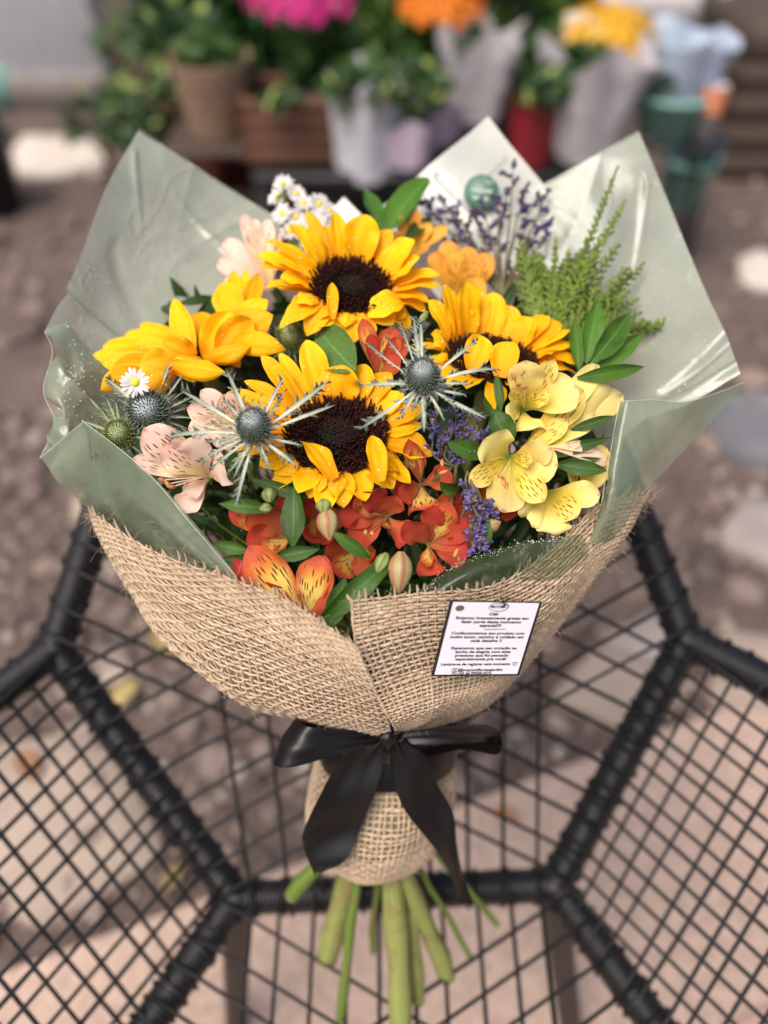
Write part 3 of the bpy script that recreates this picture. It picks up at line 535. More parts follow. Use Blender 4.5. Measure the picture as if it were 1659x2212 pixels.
def sea_holly(label, c, hw, hh, ax, bracts, green=False, fine=14, end=None):
    c = P(*c); t0 = depth(c); ax = nrm(ax); o = thing('sea_holly', label, 'sea holly', c, 'sea hollies in the bouquet'); a = hw / FPX * t0 / 2; b = hh / FPX * t0 / 2
    a *= .84; b *= .92
    z = ax; x = nrm(np.cross(z, [.3, .9, .1])); y = np.cross(z, x); B = np.array([x, y, z]); mb = MB()
    q = np.linspace(-1, 1, 12); lathe(mb, [(max(a * math.sqrt(max(0, 1 - k * k)), .0001), b * k) for k in q], 20, c, 0, ax)
    N = 420
    for i in range(N):
        zz = 1 - 1.85 * (i + .5) / N; r = math.sqrt(1 - zz * zz); k = i * 2.39996; nn = V3(r * math.cos(k), r * math.sin(k), zz)
        p = V3(nn[0] * a, nn[1] * a, nn[2] * b); l = a * random.uniform(.26, .48); wd = a * .04; u1 = nrm(np.cross(nn, [.2, .5, .8])); u2 = np.cross(nn, u1); nn = nrm(nn + V3(0, 0, .3) + rng.normal(0, .13, 3)); p = p * random.uniform(.93, 1.06)
        ring = np.array([u1, u2, -u1, -u2]) * wd; Vv = np.vstack([p + ring, p + ring * .75 + nn * l * .7, [p + nn * l]]) @ B + c
        mb.add(Vv, [[0, 1, 5, 4], [1, 2, 6, 5], [2, 3, 7, 6], [3, 0, 4, 7]], [[0, 0]] * 4 + [[0, .8]] * 4 + [[0, 1]]); mb.add(Vv[4:], [[0, 1, 4], [1, 2, 4], [2, 3, 4], [3, 0, 4]], [[0, .8]] * 4 + [[0, 1]])
    hd = mb.build('flower_head', M['spike_green' if green else 'spike_blue'], o, smooth=False)
    base = c - ax * b * .85; n = ax
    for sp in bracts:
        px, py = sp[:2]; wd = sp[2] if len(sp) > 2 else 15; e = sp[3] if len(sp) > 3 else .1
        tip = hit(px, py, base, n, 0.); tip = hit(px, py, base, n, e * min(np.linalg.norm(tip - base), .06)); dt = depth(tip)
        if abs(dt - t0) > .045: tip = P(px, py, t0 + .045 * np.sign(dt - t0))
        r = nrm(tip - base); mb = MB(); bract(mb, base + r * a * .35, tip, n, wd * .6 / FPX * t0, random.uniform(-.08, .1)); mb.build('bract', M['bract_green' if green else 'bract'], o)
    mb = MB()
    for i in range(fine):
        k = i * 6.283 / fine + random.uniform(-.2, .2); r = B[0] * math.cos(k) + B[1] * math.sin(k); l = a * random.uniform(1.5, 3.0)
        bract(mb, base + r * a * .3, base + r * l + ax * l * random.uniform(-.2, .35), n, .0011, .05, 8)
    f = mb.build('fine_bracts', M['bract_green' if green else 'bract'], o); f['kind'] = 'stuff'
    stem(o, base, .0016, end, 'stem', down=V3(0, .88, -.45)); return o
HN = V3(0, -.55, .83)
sea_holly('left sea holly with blue head and long silver spines in front of the front sunflower', (547, 920, .542), 74, 92, V3(0, -.3, .95), [(488, 796, 17, .3), (615, 812, 16, .35), (618, 840, 12, .3), (711, 822, 22, .25), (724, 875, 18, .2), (640, 1006, 18, .05), (654, 962, 12, .1), (509, 1097, 15, -.05), (491, 1024, 11), (505, 1034, 11, .05), (456, 1014, 14), (361, 945, 20, .1), (390, 843, 20, .2), (439, 955, 12), (458, 914, 12, .15), (563, 853, 8, .4), (481, 862, 12, .25), (583, 1014, 11), (430, 1000, 12, .02)], fine=26)
sea_holly('right sea holly with blue head and silver spines between the two sunflowers', (913, 812, .548), 74, 88, V3(0, -.3, .95), [(778, 835, 18, .1), (776, 928, 18, .05), (916, 933, 20, 0.), (863, 906, 13, .05), (908, 690, 16, .4), (893, 684, 18, .4), (866, 698, 8, .3), (1077, 797, 18, .15), (1034, 734, 15, .25), (1050, 904, 18, .05), (1007, 853, 14, .1), (960, 910, 12), (778, 730, 7, .3), (832, 728, 8, .35), (1020, 830, 12, .12), (985, 880, 12)], fine=26)
sea_holly('dark blue sea holly half under the left sunflower beside the single white aster', (318, 888, .585), 88, 84, V3(.05, -.4, .9), [(227, 817, 17, .2), (369, 781, 15, .3), (400, 802, 10, .2), (360, 862, 14, .4), (374, 932, 16, .1), (390, 900, 8), (405, 880, 8), (395, 935, 8), (380, 850, 8)], fine=20)
sea_holly('green unripe sea holly at the left film edge', (257, 936, .585), 64, 54, V3(-.1, -.4, .9), [(190, 856, 14, .1), (172, 908, 13, .05), (229, 856, 15, .35), (289, 865, 12, .35), (250, 866, 14, .4), (205, 870, 10), (300, 930, 8), (215, 960, 8)], True, 22)
sea_holly('small dark sea holly hidden between the left and topmost sunflowers', (628, 728, .64), 62, 62, V3(0, -.4, .9), [(590, 700, 10), (660, 770, 10), (600, 775, 10), (575, 745, 9)], True, 18)
# ------------------------------------------------------------------ asters
M['aster'] = petal_mat('aster_petal', [(0., (.75, .73, .55)), (.3, (.74, .72, .70)), (1., (.76, .72, .72))], None, None, .25, .1); M['aster_eye'] = simple('aster_eye', (.62, .50, .05), .7, .3, 900.)
def aster(parent, px, py, t, rpx, n, eye=True):
    c = P(px, py, t); n = nrm(n); r = rpx / FPX * t; o = MB(); B0 = nrm(np.cross(n, [.3, .9, .1])); B1 = np.cross(n, B0); N = 17
    for i in range(N):
        a = i / N * 6.283 + random.uniform(-.1, .1); d = B0 * math.cos(a) + B1 * math.sin(a); petal(o, c + d * r * .2, c + d * r * random.uniform(.85, 1.05) + n * r * random.uniform(-.1, .35), n, r * .27, 'strap', cup=.5, rows=6, cols=3, ridge=0)
    h = o.build('flower_head', M['aster'], parent)
    m2 = MB(); lathe(m2, [(r * .3, 0), (r * .27, r * .12), (r * .12, r * .18), (.0001, r * .19)], 12, c, 0, n); m2.build('eye', M['aster_eye'], h)
    return h
o = thing('aster_sprig', 'sprig of small white asters at the back left of the topmost sunflower', 'aster', P(640, 480, .70))
for (x, y, r, n) in [(612, 398, 34, (0, -.3, .9)), (640, 420, 34, (.3, -.5, .8)), (598, 425, 32, (-.5, -.4, .7)), (655, 440, 34, (.2, -.3, .9)), (690, 440, 34, (.3, -.7, .6)), (610, 462, 36, (-.4, -.5, .7)), (640, 470, 30, (0, -.8, .5)), (712, 455, 30, (.5, -.3, .7)), (680, 478, 36, (.1, -.6, .7)), (655, 500, 34, (0, -.5, .8)), (700, 505, 30, (.3, -.6, .7)), (625, 500, 30, (-.3, -.6, .7)), (845, 480, 26, (0, -.6, .7)), (830, 500, 26, (0, -.6, .7))]:
    aster(o, x, y, .71 + (.01 if y < 430 else 0), r * .74, V3(*n)); mb = MB(); a = P(x, y, .712); tube(mb, bez(a, a - AX * .02, P(650, 560, .70), P(655, 640, .70), np.linspace(0, 1, 8)), .0008, 5); mb.build('stem', M['stem'], o)
for k in range(14):
    a = (random.uniform(590, 720), random.uniform(420, 520)); leaf(o, (a[0], a[1], .715), (a[0] + random.uniform(-30, 30), a[1] - random.uniform(5, 35), .715), 9, rows=6, cols=3)
o = thing('aster', 'single white aster beside the dark blue sea holly on the left', 'aster', P(292, 825, .57)); aster(o, 292, 826, .572, 34, V3(.1, -.75, .65)); stem(o, P(292, 830, .574), .0008)
# ------------------------------------------------------------------ statice
M['statice'] = simple('statice_floret', (.11, .085, .24), .7, .5, 250.); M['statice_dark'] = simple('statice_floret_dark', (.045, .024, .115), .7, .6, 250.); M['statice_bract'] = simple('statice_bract', (.07, .04, .03), .8, .4, 250.)
def statice(label, base, tips, t1, lenpx, mat='statice', side=26, dens=1., end=None):
    o = thing('statice_sprig', label, 'statice', P(*base), 'purple statice sprigs'); st = MB(); fl = MB(); b = P(*base)
    for (px, py) in tips:
        e = P(px, py, t1 + random.uniform(-.006, .006)); mid = b * .45 + e * .55 + V3(*rng.normal(0, .004, 3)); p = bez(b, b + (mid - b) * .7, mid + (mid - b) * .3 + V3(0, 0, -.004), e, np.linspace(0, 1, 14)); tube(st, p, np.linspace(.0010, .0006, 14), 5)
        L = np.linalg.norm(e - b); k = max(2, int(lenpx / side * 1.6)); tt = nrm(e - mid)
        sd0 = nrm(np.cross(tt, CAM - e))
        for i in range(k + 1):
            f = 1 - (lenpx / FPX * t1) * (i / k) / L; f = max(.2, f); q = cr(p, np.array([f]))[0]; sg = -1 if i % 2 else 1; d = nrm(tt * .8 + sd0 * sg * random.uniform(.35, .9) + rng.normal(0, .25, 3)) if i else tt
            l = side / FPX * t1 * random.uniform(.6, 1.15); tube(st, np.array([q, q + d * l * .6, q + d * l]), .0004, 4, cap=False)
            for jx in range(int(7 * dens)):
                w = q + d * l * (jx + 1) / (7 * dens); dd = nrm(d * .7 + rng.normal(0, .6, 3) + V3(0, 0, .4)); h = random.uniform(.0024, .0046); rr = h * (.29 if mat == 'statice_dark' else .24); lathe(fl, [(rr * .4, 0), (rr, h * .5), (rr * 1.1, h * .85), (.0001, h)], 5, w, 1 if random.random() < .3 else 0, dd)
    st.build('stem', M['stem_thin'], o); f = fl.build('florets', [M[mat], M['statice_bract']], o); f['kind'] = 'stuff'
    stem(o, b, .0012, None, 'stem_thin'); return o
statice('tall purple statice sprig in front of the green sticker', (1085, 640, .70), [(1108, 368), (1132, 425), (1095, 425), (1174, 435), (1150, 450), (1184, 492), (1165, 500), (1130, 500), (1045, 455), (1075, 445), (1030, 470), (962, 442), (935, 455), (905, 430), (985, 465), (1000, 510), (960, 510), (1080, 505), (1050, 520), (1115, 575), (1075, 590), (1100, 605), (1140, 540), (1020, 520), (930, 490), (1260, 550), (1240, 560)], .725, 42, 'statice_dark', 30, 2.0)
statice('purple statice sprig under the right sea holly', (985, 1010, .585), [(940, 905), (950, 935), (935, 955), (965, 965), (980, 880), (985, 910), (1000, 935), (1030, 920), (1040, 945), (1010, 950), (995, 960), (955, 970)], .578, 40, 'statice', 22, 1.3)
statice('purple statice sprig drooping beside the front right orange lily', (1010, 1020, .575), [(1005, 1050), (1020, 1075), (1045, 1090), (1060, 1105), (1030, 1110), (1040, 1130), (1015, 1140), (1035, 1165), (1020, 1180), (1048, 1175)], .560, 44, 'statice', 20, 1.3)
# ------------------------------------------------------------------ cypress, ruscus, broad leaves
def cyp_mat():
    m = NM('cypress_scale'); ob = m.obj(); nz = m.noise(ob, 160., 3); col = m.ramp(nz, [(.3, (.05, .085, .004)), (.55, (.105, .16, .008)), (.8, (.22, .27, .02))]); return m.done(m.bsdf(Base_Color=col, Roughness=.55, Normal=m.bump(m.noise(ob, 900., 1), .6, .0006)))
M['cypress'] = cyp_mat()
def cypress(label, base, tips):
    o = thing('cypress_sprig', label, 'cypress sprig', P(*base)); b = P(*base)
    for (px, py, t, spread) in tips:
        e = P(px, py, t); mb = MB(); mid = (b + e) / 2 + V3(*rng.normal(0, .004, 3)) + V3(0, -.004, .004); p = bez(b, b * .4 + mid * .6, mid * .5 + e * .5 + V3(0, 0, -.004), e, np.linspace(0, 1, 30)); L = np.linalg.norm(e - b); tube(mb, p, np.linspace(.0016, .0007, 30), 5)
        T = np.gradient(p, axis=0); T /= np.linalg.norm(T, axis=1, keepdims=True); vw = nrm(CAM - e); sv = nrm(np.cross(T[-1], vw) + rng.normal(0, .25, 3)); K = int(L / .0032)
        for i in range(2, K):
            f = i / K; q = cr(p, np.array([f]))[0]; tt = T[min(29, int(f * 29))]; sg = -1 if i % 2 else 1; l = spread * (.35 + 1.3 * (1 - f)) * min(1, .35 + f * 2) * random.uniform(.7, 1.1) * (1 if f < .92 else .6)
            d = nrm(tt * .85 + sv * sg * .75 + rng.normal(0, .12, 3)); r = q + d * l; up = nrm(d + tt * .5); pts = bez(q, q + d * l * .4, q + d * l * .7, q + d * l * .9 + up * l * .15, np.linspace(0, 1, 6)); tube(mb, pts, np.array([.0009, .0011, .0010, .0010, .0009, .0005]), 5, cap=False)
            s2 = nrm(np.cross(d, vw)); J = int(l / .0024)
            for j in range(1, J + 1):
                g = j / (J + 1); q2 = cr(pts, np.array([g]))[0]; l2 = min(.011, l * .5) * (1.05 - g * .6) * random.uniform(.7, 1.1); d2 = nrm(d * .9 + s2 * (1 if j % 2 else -1) * .7 + rng.normal(0, .1, 3)); tube(mb, np.array([q2, q2 + d2 * l2 * .5, q2 + d2 * l2]), np.array([.0007, .0010, .0004]), 4, cap=False)
        mb.build('frond', M['cypress'], o)
    stem(o, b, .0016, None, 'stem_thin')
ct = [(1335, 358, .708, .008), (1352, 430, .70, .009)]
for k in range(34):
    a_ = math.radians(8 + 100 * (k + .5) / 34 + random.uniform(-4, 4)); L_ = random.choice([275, 250, 215, 180, 150]) * random.uniform(.9, 1.08) * (1.0 if a_ < 1.3 else .86)
    ct.append((1180 + L_ * math.cos(a_), 742 - L_ * .92 * math.sin(a_), .664 + .03 * math.sin(a_) + random.uniform(-.008, .012), random.uniform(.009, .014)))
cypress('feathery yellow green cypress sprig against the right film', (1180, 742, .662), ct)
o = thing('ruscus_sprig', 'smooth green ruscus leaves beside the right film', 'ruscus', P(1270, 800, .62))
for b, t, wd in [((1265, 785, .62), (1292, 645, .635), 54), ((1276, 785, .615), (1360, 676, .63), 62), ((1285, 795, .62), (1390, 720, .63), 46), ((1240, 818, .605), (1392, 792, .615), 40), ((1250, 800, .63), (1240, 690, .645), 44)]: leaf(o, b, t, wd, 'leaf_ruscus', n=(0, -.8, .55), cup=.9, rows=20, cols=11)
stem(o, P(1262, 800, .62), .0016)
o = thing('laurel_sprig', 'pair of glossy green leaves above the topmost sunflower', 'leaves', P(840, 490, .70))
leaf(o, (838, 500, .70), (926, 384, .73), 74, 'leaf_ruscus', prof='oval', n=(-.4, -.75, .5), cup=.8); leaf(o, (822, 500, .70), (785, 405, .725), 46, 'leaf_ruscus', n=(.4, -.75, .5)); leaf(o, (860, 500, .71), (900, 450, .73), 40, 'leaf')
leaf(o, (870, 520, .70), (935, 470, .72), 30, 'leaf_dark'); stem(o, P(838, 500, .70), .0016)
o = thing('sunflower_leaf', 'broad heart shaped leaf under the topmost sunflower', 'leaf', P(720, 730, .62)); leaf(o, (690, 715, .63), (768, 800, .592), 96, 'leaf_broad', name='blade', prof='oval', n=(-.1, -.8, .6), cup=.5, rows=22, cols=13, wave=.03); stem(o, P(690, 715, .63), .0014)
# filler foliage inside the bouquet
mb = MB()
for i in range(860):
    px = random.uniform(240, 1290); py = random.uniform(650, 1290)
    if px < 330 and py < 860: continue
    if py > 1105 + (px - 200) * .32 and px < 760: continue
    if px > 1000 and py > 1290 - (px - 1000) * .55: continue
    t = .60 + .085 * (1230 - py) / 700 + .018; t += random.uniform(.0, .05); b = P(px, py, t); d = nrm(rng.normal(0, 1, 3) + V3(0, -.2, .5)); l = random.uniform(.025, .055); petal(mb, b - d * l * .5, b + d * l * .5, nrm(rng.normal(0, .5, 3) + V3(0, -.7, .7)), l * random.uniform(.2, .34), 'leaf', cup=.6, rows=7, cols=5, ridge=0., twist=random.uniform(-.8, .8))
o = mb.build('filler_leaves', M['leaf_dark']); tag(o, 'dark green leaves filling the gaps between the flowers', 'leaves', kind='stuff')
mb = MB()
for i in range(70):
    px = random.uniform(300, 1250); py = random.uniform(700, 1250); b = P(px, py, .63 + .08 * (1230 - py) / 700); e = TIE + V3(*rng.normal(0, .018, 3)); tube(mb, bez(b, b - AX * .06, e + AX * .1, e, np.linspace(0, 1, 8)), random.uniform(.001, .002), 5, cap=False)
o = mb.build('inner_stems', M['stem']); tag(o, 'thin green stems running down inside the bouquet', 'stems', kind='stuff')
# ------------------------------------------------------------------ film wrap
def ctrl(rows): return np.array([[P(*q) for q in r] for r in rows])
def sheet(parent, rows, mat, nu=60, nv=60, rip=.0016, seed=0, name='film_sheet', C=None, label=None, creases=()):
    C = ctrl(rows) if C is None else C; Pt = patch(C, np.linspace(0, 1, nu), np.linspace(0, 1, nv)); N = pnormals(Pt)
    U, Vv = np.meshgrid(np.linspace(0, 1, nu), np.linspace(0, 1, nv)); r = np.random.default_rng(seed); h = np.zeros_like(U)
    for k in range(7):
        a = r.uniform(0, 3.14); f = r.uniform(4, 13); h += np.sin((U * math.cos(a) + Vv * math.sin(a)) * f + r.uniform(0, 6.3)) / (1 + k * .3)
    for k in range(4):   # sharp creases
        a = r.uniform(0, 3.14); d = U * math.cos(a) + Vv * math.sin(a) - r.uniform(.1, .8); h += 1.2 * np.exp(-np.abs(d) * 22) * (np.sin(U * 5 + k) * .5 + .5)
    h = h * rip
    for (ua, va), (ub, vb), amp, wd in creases:
        q = np.stack([U - ua, Vv - va], -1); d_ = np.array([ub - ua, vb - va]); k = np.clip((q @ d_) / (d_ @ d_), 0, 1); ds = np.linalg.norm(q - k[..., None] * d_, axis=-1); h = h + amp * np.exp(-(ds / wd) ** 2) * (1 - .6 * k)
    Pt = Pt + N * h[..., None]; mb = MB(); UV = np.stack([U, Vv], -1).reshape(-1, 2); mb.add(Pt.reshape(-1, 3), gridF(nv, nu), UV)
    o = mb.build(name, M[mat], parent); 
    if label: o['label'] = label
    return Pt, N, o
film_o = thing('film_wrap', 'frosted sage green film wrapped round the flowers with tall pointed corners', 'film wrap', TIE)
A_rows = [[(300, 278, .715), (225, 415, .685), (160, 585, .655), (97, 718, .628)],
          [(390, 338, .725), (315, 490, .712), (245, 640, .682), (180, 765, .648)],
          [(480, 397, .735), (425, 545, .728), (370, 700, .70), (300, 840, .665)],
          [(610, 478, .745), (570, 610, .735), (520, 770, .71), (450, 910, .675)]]
PA, NA, _ = sheet(film_o, A_rows, 'film', 110, 110, .0012, 3, creases=[((.80, 0), (.86, .6), .006, .03), ((.1, .05), (.35, .3), .002, .02), ((.3, .9), (.15, .4), .0018, .015), ((.5, .2), (.75, .6), -.003, .04)])
C_rows = [[(97, 716, .628), (113, 762, .612), (94, 843, .608), (118, 915, .598), (86, 990, .592)],
          [(150, 700, .640), (150, 785, .622), (128, 850, .600), (150, 935, .592), (110, 1005, .600)],
          [(205, 760, .652), (190, 795, .618), (165, 860, .612), (178, 960, .606), (150, 1040, .618)],
          [(300, 800, .668), (260, 860, .645), (240, 930, .635), (235, 1000, .632), (210, 1080, .64)],
          [(420, 880, .69), (380, 950, .67), (350, 1000, .66), (330, 1060, .655), (300, 1150, .66)]]
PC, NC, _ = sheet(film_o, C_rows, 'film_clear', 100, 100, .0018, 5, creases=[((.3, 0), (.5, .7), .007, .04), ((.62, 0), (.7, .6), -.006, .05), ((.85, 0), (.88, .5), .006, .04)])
B_rows = [[(86, 990, .590), (172, 918, .580), (188, 917, .576), (315, 1018, .566), (420, 1140, .558), (508, 1243, .556)],
          [(130, 1042, .602), (192, 1000, .588), (216, 1000, .585), (325, 1087, .574), (420, 1182, .568), (508, 1264, .560)],
          [(182, 1098, .622), (228, 1082, .604), (252, 1086, .600), (338, 1152, .586), (422, 1227, .577), (510, 1284, .566)],
          [(250, 1190, .645), (285, 1192, .622), (305, 1200, .616), (375, 1252, .600), (445, 1292, .590), (524, 1322, .576)]]
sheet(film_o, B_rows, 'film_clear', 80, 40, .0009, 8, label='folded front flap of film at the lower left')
D_rows = [[(1380, 283, .725), (1450, 450, .70), (1520, 620, .672), (1566, 718, .645), (1599, 806, .625)],
          [(1310, 322, .732), (1370, 500, .715), (1432, 655, .685), (1474, 776, .655), (1500, 865, .632)],
          [(1240, 362, .74), (1280, 560, .73), (1330, 710, .70), (1372, 825, .665), (1400, 905, .645)],
          [(1150, 412, .75), (1180, 610, .735), (1220, 770, .71), (1262, 885, .672), (1305, 985, .65)]]
PD, ND, _ = sheet(film_o, D_rows, 'film', 110, 110, .0012, 12, creases=[((.78, 0), (.88, .55), .007, .03), ((.95, 0), (.95, .5), -.005, .03), ((.15, .1), (.4, .5), .002, .02), ((.25, .8), (.5, .5), -.0025, .03)])
E_rows = [[(1360, 872, .612), (1338, 867, .594), (1352, 866, .583), (1410, 864, .588), (1481, 868, .600), (1545, 850, .612), (1607, 826, .626)],
          [(1345, 940, .612), (1325, 940, .594), (1340, 938, .583), (1395, 938, .588), (1455, 935, .600), (1505, 910, .612), (1545, 900, .622)],
          [(1330, 1010, .612), (1312, 1012, .594), (1326, 1012, .582), (1372, 1010, .588), (1415, 1005, .600), (1450, 990, .612), (1470, 980, .622)],
          [(1315, 1085, .612), (1300, 1083, .594), (1314, 1090, .582), (1345, 1092, .588), (1372, 1085, .600), (1392, 1073, .612), (1402, 1060, .622)],
          [(1290, 1160, .62), (1275, 1165, .60), (1285, 1172, .594), (1305, 1172, .600), (1325, 1165, .610), (1340, 1150, .620), (1350, 1140, .63)]]
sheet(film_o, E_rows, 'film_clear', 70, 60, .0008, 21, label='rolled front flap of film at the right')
def diamond(pk, r, l, n=4):
    pk, r, l = map(lambda q: np.array(q, float), (pk, r, l)); a = np.linspace(0, 1, n)
    return [[tuple(pk + x * (r - pk) + y * (l - pk)) for x in a] for y in a]
PF, NF_, Fo = sheet(film_o, diamond((1055, 252, .765), (1245, 480, .745), (800, 468, .755)), 'film_pale', 80, 80, .0012, 31, creases=[((.1, .5), (.7, .45), .0025, .02), ((.3, .1), (.35, .6), -.002, .02)])
sheet(film_o, diamond((742, 424, .762), (850, 540, .75), (630, 540, .755)), 'film_pale', 24, 24, .001, 33)
G_rows = [[(892, 1284, .565), (1000, 1216, .567), (1100, 1178, .571), (1205, 1160, .577), (1250, 1152, .583)],
          [(905, 1292, .559), (1005, 1245, .558), (1100, 1215, .562), (1195, 1190, .571), (1255, 1155, .583)],
          [(920, 1300, .556), (1010, 1275, .562), (1100, 1255, .566), (1185, 1215, .574), (1260, 1158, .584)],
          [(940, 1340, .565), (1020, 1320, .570), (1105, 1300, .575), (1190, 1260, .584), (1270, 1190, .592)]]
PG, NG, _ = sheet(film_o, G_rows, 'film_clear2', 60, 40, .0009, 41, label='inner film edge speckled with water at the lower right')
# thin pale tubes along the film edges, painted in as glints of light
M['film_glint'] = simple('film_glint', (.55, .60, .50), .2, .05, spec=.8)
for rows, pick in ((B_rows, lambda q: q[0]), (E_rows, lambda q: q[0][1:]), (E_rows, lambda q: [r[1] for r in q[:4]]), (A_rows, lambda q: [r[0] for r in q]), (D_rows, lambda q: [r[0] for r in q]), (D_rows, lambda q: [r[-1] for r in q][:3]), (C_rows, lambda q: q[0])):
    p = cr(PL(pick(rows)), np.linspace(0, 1, 50)); mb = MB(); tube(mb, p + (CAM - p) * .0012, .00016, 5, cap=False); mb.build('film_glint', M['film_glint'], film_o)
# water drops on the film
mb = MB()
def film_drops(Pt, N, k, lo, hi, i0, i1, j0, j1):
    R, C = Pt.shape[:2]
    for _ in range(k):
        i = int(R * random.uniform(i0, i1)) % R; j = int(C * random.uniform(j0, j1)) % C; n = N[i, j]; p = Pt[i, j]
        if n @ (CAM - p) < 0: n = -n
        p = p + rng.normal(0, .0016, 3); p = p - n * ((p - Pt[i, j]) @ n); rr = random.uniform(lo, hi); lathe(mb, [(rr, 0), (rr * .8, rr * .45), (rr * .05, rr * .65)], 6, p + n * .0002, 0, n)
film_drops(PA, NA, 520, .0002, .00062, .05, .95, .25, .95); film_drops(PC, NC, 160, .0003, .0008, .2, .9, 0, .7); film_drops(PD, ND, 160, .0003, .0006, .1, .9, .3, 1); film_drops(PG, NG, 150, .0002, .0005, 0, .06, 0, .8)
M['film_drop'] = simple('film_drop', (.55, .56, .46), .15, .05, spec=1.)
o = mb.build('water_drops', M['film_drop'], film_o); o['kind'] = 'stuff'
# round sticker on the back film
sc = P(1040, 416, .742); e1 = nrm(P(1120, 425, .739) - P(960, 408, .745)); sn = nrm(CAM - sc + V3(0, 0, .2)); e1 = nrm(e1 - sn * (e1 @ sn)); e2 = np.cross(sn, e1); rs = 38 / FPX * .742
st_o = thing('sticker', 'round dark green sticker on the pale back film behind the statice', 'sticker', sc)
mb = MB(); lathe(mb, [(rs, 0), (rs * .99, .0004), (.0001, .0005)], 40, sc, 0, sn); M['sticker'] = simple('sticker_green', (.075, .17, .12), .4, .1); mb.build('face', M['sticker'], st_o)
# ------------------------------------------------------------------ burlap
def surf_of(C, fold=0., seed=0):
    n = 161; g = np.linspace(-.12, 1.12, n); Pt = patch(C, g, g); N = pnormals(Pt)
    if fold:
        U, W = np.meshgrid(g, g); r = np.random.default_rng(seed); hh = sum(np.sin(U * f + r.uniform(0, 6) + W * r.uniform(-2, 2)) for f in (9, 16, 27)) / 2.; Pt = Pt + N * (fold * hh * np.clip(W, 0, 1) ** 1.5 * np.clip((1.05 - W) * 3, 0, 1) + fold * .35 * np.sin(U * 7 + W * 9 + seed))[..., None]; N = pnormals(Pt)
    def f(u, v, what=None):
        X = np.clip((np.asarray(u) + .12) / 1.24 * (n - 1), 0, n - 1.001); Y = np.clip((np.asarray(v) + .12) / 1.24 * (n - 1), 0, n - 1.001); i = Y.astype(int); j = X.astype(int); a = (Y - i)[..., None]; b = (X - j)[..., None]
        q = lambda Z: (Z[i, j] * (1 - a) * (1 - b) + Z[i, j + 1] * (1 - a) * b + Z[i + 1, j] * a * (1 - b) + Z[i + 1, j + 1] * a * b)
        return q(Pt), q(N)
    return f
def wob(n, amp, k=9): 
    x = rng.normal(0, 1, n + k); return amp * np.convolve(x, np.ones(k) / math.sqrt(k), 'valid')[:n]
def weave(parent, f, nu, nv, rw, rv, outsign, fringe=.012, vmax=1., closed=False, shear=0., flat=.6, hair=400, hairu=(0, 1), us=None):
    mb = MB(); amp = .8 * min(rw, rv); us = np.linspace(0, 1, nu) if us is None else us; vs = np.linspace(.004, vmax, nv)
    Tf = lambda p, n: (np.gradient(p, axis=0), n)
    def yarn(p, n, r, mi=0):
        T = np.gradient(p, axis=0); T /= np.linalg.norm(T, axis=1, keepdims=True) + 1e-12; B = np.cross(T, n); B /= np.linalg.norm(B, axis=1, keepdims=True) + 1e-12; N2 = np.cross(B, T)
        tube(mb, p, r, 6, mi, cap=False, ell=None, fr=(T, N2 * flat, B))
    m = 2
    for j, v in enumerate(vs):
        uu = np.linspace(0, 1, (nu - 1) * m + 1); vv = np.clip(v + wob(len(uu), .09 / nv, 21) + wob(len(uu), .03 / nv, 3), -.02, vmax + .02); p, n = f(uu + shear * vv, vv)
        ph = np.cos(np.pi * (uu * (nu - 1) + j)); p = p + n * (outsign * amp * ph)[:, None]; yarn(p, n, rw * random.uniform(.7, 1.25) * (1 + wob(len(uu), .14, 5) + .5 * np.clip(wob(len(uu), .8, 4) - 1.1, 0, 1)))
    for i, u in enumerate(us):
        fr = fringe * random.uniform(.25, 1.); vv = np.concatenate([np.linspace(-fr, 0, 3)[:-1], np.linspace(0, vmax, (nv - 1) * m + 1)]); uu = u + wob(len(vv), .09 / nu, 21); uu[:2] += random.uniform(-.5, .5) / nu; p, n = f(uu + shear * vv, vv)
        ph = -np.cos(np.pi * (np.clip(vv / vmax, 0, 1) * (nv - 1) + i)); p = p + n * (outsign * amp * ph)[:, None]; r = rv * random.uniform(.75, 1.25) * (1 + wob(len(vv), .16, 5)); r[0] *= .6; yarn(p, n, r, 1)
    o = mb.build('weave', [M['yarn'], M['yarn_dark']], parent); o['kind'] = 'stuff'
    mb = MB()
    for _ in range(hair):
        u = random.uniform(*hairu); v = random.choice([random.uniform(-.01, .03), random.uniform(0, vmax)]); p, n = f(np.array([u]), np.array([v])); p = p[0]; n = n[0] * outsign; d = nrm(rng.normal(0, 1, 3) + n * .6); l = random.uniform(.003, .008)
        q = p + n * amp; tube(mb, bez(q, q + d * l * .5, q + d * l + n * l * .3, q + d * l * 1.1 + rng.normal(0, 1, 3) * l * .4, np.linspace(0, 1, 7)), .00009, 3, cap=False)
    if not hair: return
    h = mb.build('loose_fibres', M['yarn'], parent); h['kind'] = 'stuff'
bur = thing('burlap_wrap', 'coarse tan burlap wrapped round the lower bouquet with frayed edge', 'burlap', TIE)
LB = ctrl([[(228, 1128, .66), (200, 1107, .612), (330, 1187, .572), (500, 1250, .552), (640, 1312, .541), (772, 1402, .541)],
           [(252, 1188, .665), (224, 1170, .622), (365, 1262, .582), (530, 1332, .562), (668, 1392, .552), (797, 1452, .553)],
           [(302, 1288, .67), (278, 1280, .632), (420, 1372, .597), (570, 1432, .580), (702, 1478, .572), (820, 1512, .575)],
           [(395, 1400, .67), (375, 1402, .645), (485, 1487, .625), (602, 1538, .615), (722, 1566, .610), (840, 1570, .615)],
           [(645, 1548, .70), (640, 1552, .69), (690, 1564, .68), (740, 1574, .67), (790, 1582, .66), (842, 1588, .65)]])
